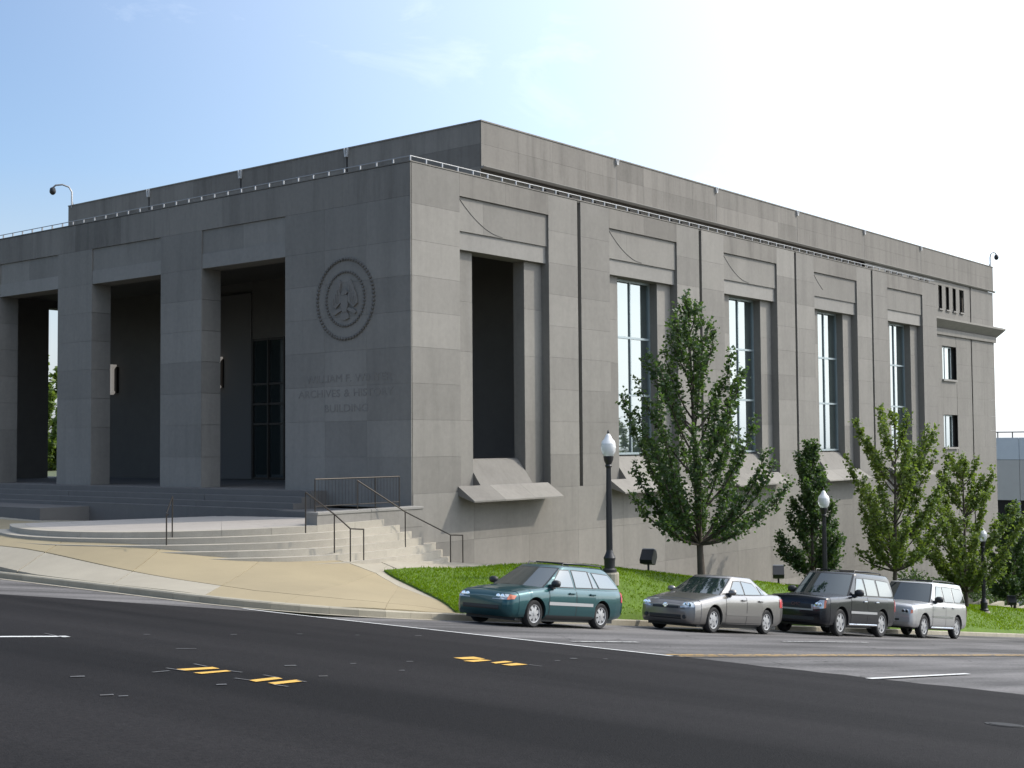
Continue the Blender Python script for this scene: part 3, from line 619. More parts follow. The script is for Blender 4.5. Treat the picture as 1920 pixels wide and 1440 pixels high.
for s in (-1, 1):
    relief([(s*0.14, 0.08), (s*0.20, 0.20), (s*0.17, 0.52), (s*0.24, 0.62), (s*0.36, 0.42), (s*0.52, 0.12), (s*0.58, -0.16), (s*0.40, -0.28), (s*0.16, -0.10)], 'eagle_wing', 'carve', 0.06)
    for q in range(4): relief([(s*(0.20+0.09*q), 0.42-0.13*q), (s*(0.22+0.09*q), 0.43-0.13*q), (s*(0.30+0.075*q), -0.12-0.03*q), (s*(0.28+0.075*q), -0.12-0.03*q)], 'wing_feather', 'carve', 0.075)
    relief([(s*0.12, -0.36), (s*0.46, -0.50), (s*0.52, -0.44), (s*0.40, -0.34), (s*0.16, -0.28)], 'laurel_branch', 'carve', 0.055)
relief([(-0.12, -0.40), (0.12, -0.40), (0.2, -0.62), (0.0, -0.68), (-0.2, -0.62)], 'eagle_tail', 'carve', 0.055)
# inscription cut in the wall
def letters(txt, yc, zb_, width, h):
    """cut capitals, one object per word"""
    ms = []
    for word in txt.split(' '):
        cu = bpy.data.curves.new('inscription', 'FONT'); cu.body = word; cu.size = 1.0; cu.extrude = 0.006; cu.resolution_u = 3
        o = bpy.data.objects.new('tmp', cu); C.objects.link(o); dg = bpy.context.evaluated_depsgraph_get(); me = bpy.data.meshes.new_from_object(o.evaluated_get(dg)); bpy.data.objects.remove(o)
        co = np.array([v.co[:] for v in me.vertices]); ms.append((me, co.min(0), co.max(0)))
    gap = 0.42; tot = sum(b[0]-a[0] for _, a, b in ms)+gap*(len(ms)-1); u = -tot/2
    for me, mn, mx in ms:
        for v in me.vertices: v.co = (XC-0.004-v.co.z-B.location.x, yc-(u+v.co.x-mn[0])*width/tot-B.location.y, zb_+(v.co.y/0.70)*h-B.location.z)
        u += mx[0]-mn[0]+gap; me.materials.clear(); me.materials.append(M['carve']); q = bpy.data.objects.new('inscription', me); C.objects.link(q); q.parent = B
letters('WILLIAM F. WINTER', 30.22, 2.02, 3.85, 0.24); letters('ARCHIVES & HISTORY', 30.38, 1.55, 4.28, 0.24); letters('BUILDING', 30.32, 1.07, 1.95, 0.24)
# wall sconces inside the portico
for y, z, lab in ((54.2, 3.2, 'tall pale wall lamp between the second and third portico pillars'), (46.35, 3.2, 'tall narrow wall lamp on the grey panel by the dark doors')):
    sc = thing('wall_lamp', (37.2, y, z-0.8), lab, 'wall lamp')
    MB().box(37.22, 37.36, y-0.14, y+0.14, z-0.62, z+0.62).build('back_plate', M['bronze'], sc)
    MB().lathe([(0.10, z-0.7), (0.17, z-0.62), (0.17, z-0.56), (0.13, z-0.5), (0.13, z+0.5), (0.17, z+0.58), (0.24, z+0.66), (0.24, z+0.72), (0.0, z+0.74)], (37.05, y, 0), 12).build('shade', M['sconce'], sc, smooth=35)
    for dz in (-0.55, 0.55): MB().box(37.1, 37.24, y-0.04, y+0.04, z+dz-0.04, z+dz+0.04).build('bracket', M['bronze'], sc)
# roof edge rail
rr = thing('roof_edge_rail', (XC, YC, ZT), 'thin pipe rail on short studs along the low roof edge', 'railing')
MB().tube([(XC+0.05, 62.9, ZT+0.20), (XC+0.05, YC+0.05, ZT+0.20), (71.5, YC+0.05, ZT+0.20)], 0.016, 6).build('rail', M['alu'], rr)
po = MB()
for y in np.arange(YC+0.05, 63, 0.72): po.box(XC+0.03, XC+0.07, y-0.022, y+0.022, ZT+0.045, ZT+0.20)
for x in np.arange(XC+0.77, 71.5, 0.74): po.box(x-0.02, x+0.02, YC+0.03, YC+0.07, ZT+0.045, ZT+0.20)
po.build('stud', M['alu'], rr, kind='stuff')
ft = MB()
for i, x in enumerate(np.arange(35.2, 70, 0.74)):
    if random.random() < 0.75: ft.box(x+0.2, x+0.2+0.25+0.2*random.random(), YC+0.0, YC+0.12, ZT+0.05, ZT+0.13)
ft.build('clamp', M['joint'], rr, kind='stuff')
# gooseneck security cameras on the attic corners
for (x, y, z, dx, dy, lab) in ((AX, 58.3, AZ1, -0.6, 0.75, 'gooseneck security camera on the entrance end of the attic'), (92.6, AY+0.1, AZ1, 0.7, -0.2, 'gooseneck security camera on the far end of the attic')):
    sc = thing('security_camera', (x, y, z), lab, 'camera')
    pts = [(x, y, z-0.1), (x, y, z+0.7), (x+dx*0.15, y+dy*0.15, z+0.95), (x+dx*0.5, y+dy*0.5, z+1.08), (x+dx*0.85, y+dy*0.85, z+1.05), (x+dx, y+dy, z+0.92)]
    MB().tube(pts, 0.045, 6).build('pole', M['alu'], sc, smooth=60)
    MB().lathe([(0.05, 0.95), (0.13, 0.9), (0.16, 0.75), (0.14, 0.66), (0.07, 0.58), (0.0, 0.56)], (x+dx, y+dy, z), 10).build('dome', M['black'], sc, smooth=60)
    MB().tube([(x, y, z+0.3), (x+0.35, y+0.3, z-0.1)], 0.03, 5).build('brace', M['alu'], sc)

# ------------------------------------------------------------------ entrance plaza: curved steps, cheek wall, railings
CX, CYc = 26.5, 32.93
RW = [6.05, 6.20, 6.36, 6.52, 6.68, 6.86, 7.06, 7.28]
def step_z(i, x): return -2.19-0.175*i+(0.018-0.008*i)*(x-24)
def step_r(i, th):                                      # radius: treads narrow towards the wall
    w = sstep(R(-118), R(-78), th); return (6.15+0.33*i)*(1-w)+RW[i]*w
st_ = thing('entrance_steps', (24, 30, -2.9), 'broad curved granite steps fanning out below the portico plaza', 'steps')
for i in range(8):
    yw = 26.98 if i < 4 else 27.46; xw = CX+math.sqrt(RW[i]**2-(CYc-yw)**2); th1 = math.atan2(yw-CYc, xw-CX); th0 = R(-215)
    ths = np.linspace(th0, th1, 56); top_o, top_i = [], []
    for th in ths:
        ro = step_r(i, th); ri = 0.5 if i == 0 else step_r(i-1, min(th, th1))-0.12
        for lst, rr_ in ((top_o, ro), (top_i, ri)):
            x, y = CX+rr_*math.cos(th), CYc+rr_*math.sin(th); lst.append((x, y, step_z(i, x)))
    n = len(ths)
    nose = [(x+(CX-x)*0.002, y+(CYc-y)*0.002, z-0.02) for x, y, z in top_o]
    bot_o = [(x, y, z-(0.5 if i else 0.35)) for x, y, z in top_o]; bot_i = [(x, y, z-0.5) for x, y, z in top_i]
    vv = top_i+top_o+bot_o+bot_i; ff = []
    for j in range(n-1):
        ff += [(j, j+1, n+j+1, n+j), (n+j, n+j+1, 2*n+j+1, 2*n+j), (2*n+j, 2*n+j+1, 3*n+j+1, 3*n+j), (3*n+j, 3*n+j+1, j+1, j)]
    ff += [(0, n, 2*n, 3*n), (n-1, 4*n-1, 3*n-1, 2*n-1)]
    if i == 0:                                          # the plaza disc: split into pie slabs of granite
        for s0, s1 in zip(range(0, 55, 5), range(5, 56, 5)):
            for r0, r1 in ((0.03, 0.42), (0.42, 0.72), (0.72, 0.93), (0.93, 1.0)):
                rows = []
                for j in range(s0, s1+1):
                    th = ths[j]; jt = 0.0006 if j == s0 else (-0.0006 if j == s1 else 0); ro = step_r(0, th)
                    rows.append([(CX+ro*q*math.cos(th+jt), CYc+ro*q*math.sin(th+jt), step_z(0, CX+ro*q*math.cos(th))) for q in np.linspace(r0+0.0006, r1-0.0006, 4)])
                mb = MB().grid(rows); nn_ = len(mb.v); m4 = 4; k_ = len(rows)
                bd = [(0, j) for j in range(m4)]+[(a, m4-1) for a in range(1, k_)]+[(k_-1, j) for j in range(m4-2, -1, -1)]+[(a, 0) for a in range(k_-2, 0, -1)]
                ids = [a*m4+b for a, b in bd]; mb.v += [(mb.v[q][0], mb.v[q][1], mb.v[q][2]-0.34) for q in ids]
                mb.f += [(ids[q], ids[(q+1) % len(ids)], nn_+(q+1) % len(ids), nn_+q) for q in range(len(ids))]
                mb.build('plaza_slab', M['granite'] if r0 > 0.9 else M['plaza'], st_, smooth=35)
    else:
        for s0, s1 in zip(range(0, 55, 11), range(11, 56, 11)):
            sub = MB(); k_ = s1-s0+1; off = 0.0007
            P4 = []
            for lst in (top_i, top_o, bot_o, bot_i):
                seg = [list(lst[j]) for j in range(s0, s1+1)]; P4.append(seg)
            vv = [p for seg in P4 for p in seg]; ff = []
            for j in range(k_-1):
                ff += [(j, j+1, k_+j+1, k_+j), (k_+j, k_+j+1, 2*k_+j+1, 2*k_+j), (2*k_+j, 2*k_+j+1, 3*k_+j+1, 3*k_+j), (3*k_+j, 3*k_+j+1, j+1, j)]
            ff += [(0, k_, 2*k_, 3*k_), (k_-1, 4*k_-1, 3*k_-1, 2*k_-1)]
            sub.add(vv, ff).build('step', M['granite'], st_, smooth=35)
MB().lathe([(5.9, -4.2), (5.9, -2.5)], (CX, CYc, 0), 40).build('step_core', M['core'], st_)
# terrace behind, with straight steps up to the pillars
tr = thing('portico_terrace', (27, 45, -2.3), 'shaded stone terrace with low steps up to the pillars', 'terrace')
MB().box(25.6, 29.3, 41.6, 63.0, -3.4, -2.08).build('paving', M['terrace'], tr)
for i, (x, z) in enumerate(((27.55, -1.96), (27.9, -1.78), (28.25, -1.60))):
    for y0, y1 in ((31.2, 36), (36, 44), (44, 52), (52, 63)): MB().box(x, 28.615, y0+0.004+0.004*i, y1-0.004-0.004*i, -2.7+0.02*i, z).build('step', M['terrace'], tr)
ck = thing('cheek_wall', (27, 27.7, -2.6), 'low limestone cheek wall carrying a railing beside the curved steps', 'wall')
for a, b in ((25.02, 27.1), (27.1, 29.30)):
    MB().box(a+0.004, b-0.004, YC-0.48, YC-0.04, -2.42, -1.90).build('stone_panel', M['stone'], ck)
    MB().box(a+0.004, b-0.004, YC-0.48, YC-0.04, -4.2, -2.428).build('stone_panel', M['stone'], ck)
    MB().bbox(a+0.002, b-0.002, YC-0.505, YC-0.02, -1.90, -1.82, 0.01).build('coping', M['stone_pale'], ck)

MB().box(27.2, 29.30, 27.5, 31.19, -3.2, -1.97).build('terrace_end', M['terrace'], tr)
def plane_hit(px, py, fn):                              # photo pixel -> a sloping surface z = fn(x, y)
    r_ = _f+_r*(px-960)/F_PX-_u*(py-720)/F_PX; lo, hi = 5.0, 120.0
    for _ in range(50):
        m = (lo+hi)/2
        if r_[2]*m > fn(r_[0]*m, r_[1]*m): lo = m
        else: hi = m
    return Vector(r_*lo)
def handrail(name, posts, label, ext=None, balusters=0):
    """posts: (foot, height); one rail over their tops"""
    h = thing(name, posts[0][0], label, 'handrail')
    tops = [Vector(p)+Vector((0, 0, hh)) for p, hh in posts]
    for (p, hh) in posts: MB().tube([Vector(p)-Vector((0, 0, 0.12)), Vector(p)+Vector((0, 0, hh))], 0.018, 8).build('post', M['rail'], h)
    path = list(tops)
    if ext is not None: path = [Vector(ext)]+path
    MB().tube(path, 0.02, 8).build('rail', M['rail'], h)
    if balusters:
        a, b = tops[0], tops[-1]
        MB().tube([a-Vector((0, 0, 0.75)), b-Vector((0, 0, 0.75))], 0.014, 6).build('lower_rail', M['rail'], h)
        for k in range(1, balusters):
            p = a.lerp(b, k/balusters); MB().tube([p-Vector((0, 0, 0.75)), p], 0.006, 5).build('baluster', M['rail'], h)
    return h
pz = lambda x, y: step_z(0, x)
A = plane_hit(312, 1028, near_z); Bq = plane_hit(323, 999, pz)
handrail('handrail', [(A, 0.93), (Bq, 0.95)], 'short steep handrail on the shallow shaded side of the steps', ext=A+Vector((-0.12, -0.22, 0.88)))
p0 = plane_hit(573, 991, pz); p1 = Vector((25.35, 26.95, step_z(3, 25.3))); p2 = plane_hit(657, 1055, near_z); p3 = plane_hit(682, 1055, near_z)
p1 = plane_hit(627, 1028, lambda x, y: step_z(3, x))
handrail('handrail', [(p0, 0.96), (p1, 0.90), (p2, 0.90), (p3, 0.90)], 'handrail with a squared lower end running down the middle of the steps')
q0 = plane_hit(670, 977, pz); q1 = Vector(ray_at(760, 1018, 1, 26.6)); q2 = Vector(ray_at(845, 1058, 1, 26.7)); q3 = Vector(ray_at(868, 1058, 1, 26.7))
handrail('handrail', [(q0, 1.15), (q1, 0.90), (q2, 0.88), (q3, 0.88)], 'long handrail descending beside the cheek wall to the lower walk')
handrail('guard_railing', [(Vector((25.15, 27.24, -1.82)), 0.9), (Vector((27.5, 27.24, -1.82)), 0.9), (Vector((28.5, 27.24, -1.82)), 0.9)], 'straight guard railing with thin balusters on the cheek wall', balusters=26)

# ------------------------------------------------------------------ street lamps
def lamp():
    o = local_thing('street_lamp', 'x', 'street lamp', 'acorn street lamps on the lawn bank')
    MB().lathe([(0.26, -0.25), (0.26, 0.06), (0.24, 0.10)], n=16).build('footing', M['conc'], o)
    MB().lathe([(0.20, 0.09), (0.20, 0.18), (0.15, 0.22), (0.155, 0.42), (0.17, 0.50), (0.12, 0.60), (0.10, 0.66), (0.085, 0.72)], n=16).build('base', M['black'], o, smooth=30)
    n = 32; pv = []
    sh = MB(); P = []
    for z, r_ in ((0.70, 0.085), (1.6, 0.08), (3.0, 0.064)):
        P.append([(r_*(1+0.07*(-1)**j)*math.cos(2*math.pi*j/n), r_*(1+0.07*(-1)**j)*math.sin(2*math.pi*j/n), z) for j in list(range(n))+[0]])
    sh.grid(P).build('fluted_shaft', M['black'], o)
    MB().lathe([(0.07, 2.98), (0.10, 3.04), (0.08, 3.08), (0.13, 3.20), (0.145, 3.30), (0.12, 3.32)], n=16).build('capital', M['black'], o, smooth=30)
    MB().lathe([(0.10, 3.30), (0.15, 3.33), (0.20, 3.45), (0.215, 3.56), (0.20, 3.66)], n=20).build('globe', M['lamp_glass'], o, smooth=60)
    MB().lathe([(0.202, 3.662), (0.17, 3.74), (0.11, 3.80), (0.085, 3.86), (0.05, 3.92), (0.02, 3.94)], n=20).build('globe_top', M['white_metal'], o, smooth=60)
    MB().lathe([(0.02, 3.94), (0.035, 3.96), (0.03, 3.99), (0.0, 4.06)], n=10).build('finial', M['black'], o, smooth=60)
    return o
LPS = [((30.47, 21.1), 0.40, 'acorn street lamp standing alone behind the teal wagon'), ((44.7, 21.5), -1.73, 'acorn street lamp in front of the slim dark tree'), ((61.8, 21.8), -3.93, 'acorn street lamp beside the shrubs at the far lawn')]
l0 = lamp()
for i, ((x, y), zt, lab) in enumerate(LPS):
    o = l0 if i == 0 else copy_tree(l0); o.location = (x, y, max(zt-4.06, near_z(x, y)-0.0)); o['label'] = lab

# ------------------------------------------------------------------ ground floodlights
def flood():
    o = local_thing('floodlight', 'x', 'floodlight', 'floodlights on the lawn')
    MB().box(-0.22, 0.22, -0.22, 0.22, -0.12, 0.05).build('pad', M['conc'], o)
    MB().tube([(0, 0, 0.04), (0, 0, 0.30)], 0.035, 8).build('stem', M['black'], o)
    MB().prism([(-0.24, 0.30), (0.10, 0.24), (0.30, 0.46), (0.22, 0.66), (-0.02, 0.72), (-0.28, 0.42)], 0, -0.20, 0.20).build('housing', M['black'], o)
    MB().prism([(0.115, 0.245), (0.31, 0.47), (0.33, 0.45), (0.135, 0.225)], 0, -0.18, 0.18).build('lens', M['lens'], o)
    MB().prism([(0.0, 0.725), (0.22, 0.665), (0.24, 0.69), (0.02, 0.75)], 0, -0.19, 0.19).build('visor', M['alu'], o)
    return o
f0 = flood()
for i, ((x, y), lab) in enumerate((((35.35, 23.0), 'black floodlight on a stem beside the tallest tree'), ((44.0, 23.0), 'black floodlight between the sedan and the black truck'), ((69.2, 23.0), 'small floodlight on the far lawn by the shrubs'))):
    o = f0 if i == 0 else copy_tree(f0); o.location = (x, y, near_z(x, y)+0.05); o.rotation_euler = (0, 0, R((-75, -60, -60)[i])); o['label'] = lab

# ------------------------------------------------------------------ trees
def make_tree(x, y, H, prof, cb, nprim, seed, leaf, leaves, label, group=None, name='tree', z=None, up=1.0, twig=0.55, dens=1.0, lean=(0, 0), trunk_r=None, cat='tree'):
    """prof(t): crown half-width at relative height t (0 crown base, 1 top)"""
    rg = np.random.default_rng(seed); z0 = near_z(x, y) if z is None else z
    o = thing(name, (x, y, z0), label, cat, group)
    tr_ = MB(); r0 = trunk_r or 0.011*H+0.01; n = 9; tp = []
    for i in range(n):
        t = i/(n-1); tp.append(Vector((x+lean[0]*t+0.05*math.sin(3.1*t+seed)*t*H*0.1, y+lean[1]*t+0.05*math.cos(2.3*t+seed)*t*H*0.1, z0-0.1+t*H*0.93)))
    tr_.tube(tp, [r0*(1.25 if i == 0 else 1)*(1-0.88*i/(n-1))+0.008 for i in range(n)], 8)
    def on_trunk(h):
        t = max(0, min(1, h/(0.93*H)))*(n-1); i = min(int(t), n-2); return tp[i].lerp(tp[i+1], t-i)
    LP = []                                              # leaf clump centres
    for k in range(nprim):
        q = (k+0.5)/nprim; tip_t = q**0.9; hz = cb+(H-cb)*tip_t
        az = k*2.399+rg.normal(0, 0.35); w = prof(tip_t)*(0.52+0.66*rg.random())
        L = w*up*(0.8+0.5*rg.random())+0.25
        hs = max(cb*0.85, hz-L-0.1*rg.random()); s = on_trunk(hs)
        e = on_trunk(min(hz, 0.92*H))+Vector((math.cos(az)*w, math.sin(az)*w, 0)); e.z = z0+hz+rg.normal(0, 0.12)
        mid = s.lerp(e, 0.5)+Vector((math.cos(az)*w*0.22, math.sin(az)*w*0.22, -0.10*L)); pts = []
        for i in range(7):
            t = i/6; pts.append(s*(1-t)**2+mid*2*t*(1-t)+e*t*t)
        br = r0*0.40*(1-0.6*q)+0.006
        tr_.tube(pts, [br*(1-0.85*i/6)+0.004 for i in range(7)], 5)
        ln = (e-s).length; nt = max(3, int(ln/0.26))
        for j in range(nt):
            t = 0.22+0.78*(j+rg.random())/nt; i = min(int(t*6), 5); p = pts[i].lerp(pts[i+1], t*6-i)
            d = Vector((rg.normal(0, 0.38), rg.normal(0, 0.38), 0.55+0.6*rg.random()))+(e-s).normalized()*0.6; d.normalize()
            tl = twig*(0.4+0.8*rg.random())*(1.15-0.5*t)*min(1.0, 0.35+w)
            tr_.tube([p, p+d*tl], [0.007, 0.003], 3, cap=False)
            for m in range(5): LP.append((p+d*tl*(m+0.5)/5, 0.085))
        for j in range(int(ln/0.13)):
            t = 0.3+0.72*rg.random(); i = min(int(t*6), 5); LP.append((pts[i].lerp(pts[i+1], min(1, t*6-i)), 0.10))
    for j in range(int(H*3)):
        LP.append((on_trunk(cb+(H*0.96-cb)*rg.random()), 0.20))
    for j in range(10): LP.append((on_trunk(0.93*H)+Vector((0, 0, 0.07*H*j/10)), 0.06))
    tr_.build('trunk', M['bark'], o, smooth=50)
    per = max(1.0, leaves*dens/len(LP)); V, Fc = [], []
    for p, sp in LP:
        for q in range(int(per)+(rg.random() < per-int(per))):
            c = np.array(p)+rg.normal(0, sp, 3)
            a = rg.normal(0, 1, 3); a[2] = a[2]*0.5-0.25; a /= np.linalg.norm(a); b = np.cross(a, rg.normal(0, 1, 3)); b /= np.linalg.norm(b)+1e-9; nn_ = np.cross(a, b)
            s = leaf*(0.65+0.7*rg.random()); k = len(V)
            V += [tuple(c-a*s*0.5-np.array(o.location)), tuple(c+b*s*0.42+nn_*s*0.10-a*s*0.05-np.array(o.location)), tuple(c+a*s*0.55-np.array(o.location)), tuple(c-b*s*0.42+nn_*s*0.10-a*s*0.05-np.array(o.location))]
            Fc.append((k, k+1, k+2, k+3))
    me = bpy.data.meshes.new('crown'); me.from_pydata(V, [], Fc); me.materials.append(M['leaf_a']); co = bpy.data.objects.new('crown', me); C.objects.link(co); co.parent = o
    return o, co
GT = 'young street trees on the lawn bank'
pr1 = lambda t: (2.4*(0.55+0.45*min(1, t/0.22)))*(1-t**2.6)+0.18
make_tree(36.25, 21.6, 8.95, pr1, 1.5, 60, 12, 0.12, 16500, 'tallest leafy young tree with upright spires behind the silver sedan', GT, lean=(-0.45, 0.1), up=1.45)
pr2 = lambda t: 1.45*(1-0.55*t) if t < 0.42 else 0.62*(1-((t-0.42)/0.62)**2)+0.12
make_tree(46.8, 23.0, 5.65, pr2, 0.75, 40, 23, 0.11, 13000, 'slim dark narrow-topped tree behind the black truck', GT)
pr3 = lambda t: 1.25+1.0*math.sin(t*2.9)*(1-0.4*t) if t < 0.97 else 0.4
o3, c3 = make_tree(51.6, 21.8, 7.7, pr3, 1.5, 44, 35, 0.14, 11500, 'loose light green tree with bare slim trunk above the black truck roof', GT, lean=(0.5, 0), up=1.1); c3.data.materials[0] = M['leaf_b']
pr4 = lambda t: 0.7+1.75*math.sin(min(1, t*1.05)*math.pi)**0.8
o4, c4 = make_tree(62.0, 22.7, 7.3, pr4, 1.0, 44, 41, 0.14, 13500, 'rounded green tree behind the pewter truck', GT); c4.data.materials[0] = M['leaf_b']
pr5 = lambda t: 1.75*(1-t**1.4)+0.15
make_tree(70.0, 23.1, 5.5, pr5, 0.9, 34, 57, 0.14, 10000, 'short conical dark tree at the far end of the lawn', GT)
# tree seen through the portico, and tall trees beyond
GB = 'trees beyond the building'
pB = lambda t: 4.2*math.sin(min(1, 0.12+t*0.92)*math.pi)**0.7+0.3
for (x, y, H, sd, lab) in ((62, 101, 11.0, 61, 'bright green tree glimpsed through the portico gap'), (57, 110, 9.5, 63, 'paler tree farther behind the portico gap')):
    o6, c6 = make_tree(x, y, H, pB, 1.0, 46, sd, 0.5, 3800, lab, GB, z=-3.2, twig=1.4); c6.data.materials[0] = M['leaf_b']

# ------------------------------------------------------------------ shrubs at the far wall
def shrub(x, y, w, h, seed, label):
    rg = np.random.default_rng(seed); z0 = near_z(x, y); o = thing('shrub', (x, y, z0), label, 'shrub', 'shrubs along the far wall'); V, Fc = [], []; st2 = MB()
    for k in range(9):
        a = rg.random()*6.28; st2.tube([(x, y, z0-0.05), (x+math.cos(a)*w*0.6, y+math.sin(a)*w*0.5, z0+h*0.7)], [0.02, 0.006], 4)
    st2.build('stem', M['bark'], o)
    for i in range(1500):
        u = rg.normal(0, 1, 3); u /= np.linalg.norm(u); u[2] = abs(u[2]); rr_ = (0.72+0.3*rg.random())*(1+0.16*math.sin(5*math.atan2(u[1], u[0])+seed)+0.12*math.sin(9*u[2]+seed))
        c = np.array([u[0]*w*rr_, u[1]*w*0.8*rr_, u[2]*h*rr_]); a = rg.normal(0, 1, 3); a /= np.linalg.norm(a); b = np.cross(a, rg.normal(0, 1, 3)); b /= np.linalg.norm(b); s = 0.10+0.06*rg.random(); k = len(V)
        V += [tuple(c-a*s*0.5), tuple(c+b*s*0.4), tuple(c+a*s*0.5), tuple(c-b*s*0.4)]; Fc.append((k, k+1, k+2, k+3))
    me = bpy.data.meshes.new('foliage'); me.from_pydata(V, [], Fc); me.materials.append(M['leaf_c']); f_ = bpy.data.objects.new('foliage', me); C.objects.link(f_); f_.parent = o
for i, (x, y, w, h) in enumerate(((63.5, 26.0, 1.3, 1.5), (66.2, 26.2, 1.4, 1.35), (69, 26.2, 1.5, 1.6), (72, 26.2, 1.6, 1.7), (75.5, 26.4, 1.7, 1.6), (79, 26.4, 1.8, 1.9))):
    shrub(x, y, w, h, 70+i, ('low round shrub at the near end of the shrub row', 'second shrub along the far wall', 'third shrub along the far wall', 'fourth shrub along the far wall', 'fifth shrub along the far wall', 'last shrub in the row along the far wall')[i])
lw_ = thing('low_wall', (73, 24.9, near_z(73, 24.9)), 'low grey retaining wall in front of the shrubs', 'wall')
for x in np.arange(64, 92, 2.4): 
    z = near_z(x+1.2, 24.9); MB().box(x+0.005, x+2.395, 24.85, 25.1, z-0.5, z+0.28).build('stone_block', M['kerb'], lw_)

# ------------------------------------------------------------------ background building at the foot of the hill
bgb = thing('distant_building', (124, 40, -14), 'pale grey parking building beyond the end of the archive building', 'building')
bx0, bx1, by0 = 120, 150, 38.9
m_ = MB().box(bx0+0.3, bx1, 20.3, 60, -18, 0.1); m_.build('wall', M['core'], bgb)
for y in np.arange(20, 60, 2.1):
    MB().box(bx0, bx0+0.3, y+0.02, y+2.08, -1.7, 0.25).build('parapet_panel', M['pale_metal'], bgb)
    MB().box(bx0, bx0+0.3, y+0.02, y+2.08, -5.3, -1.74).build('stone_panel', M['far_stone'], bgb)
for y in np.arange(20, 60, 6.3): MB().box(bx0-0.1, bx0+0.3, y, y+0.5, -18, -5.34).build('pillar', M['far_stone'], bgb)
for y in np.arange(20, 60, 6.3): MB().box(bx0+0.15, bx0+0.29, y+0.5, y+6.3, -18, -5.34).build('garage_opening', M['joint'], bgb)
MB().tube([(bx0+0.3, 20, 0.75), (bx0+0.3, 60, 0.75)], 0.05, 5).build('roof_rail', M['black'], bgb)
for y in np.arange(20, 60, 1.3): MB().box(bx0+0.26, bx0+0.34, y, y+0.08, 0.1, 0.75).build('rail_post', M['black'], bgb)
for (x, y, H, sd, lab) in ((150, 20, 13, 81, 'dark tree at the foot of the street'), (170, 32, 15, 83, 'tall tree behind the parking building'), (140, 4, 12, 85, 'rounded tree across the foot of the street')):
    make_tree(x, y, H, pB, 2.0, 40, sd, 0.55, 3000, lab, GB, z=base_z(x, y), twig=1.4)

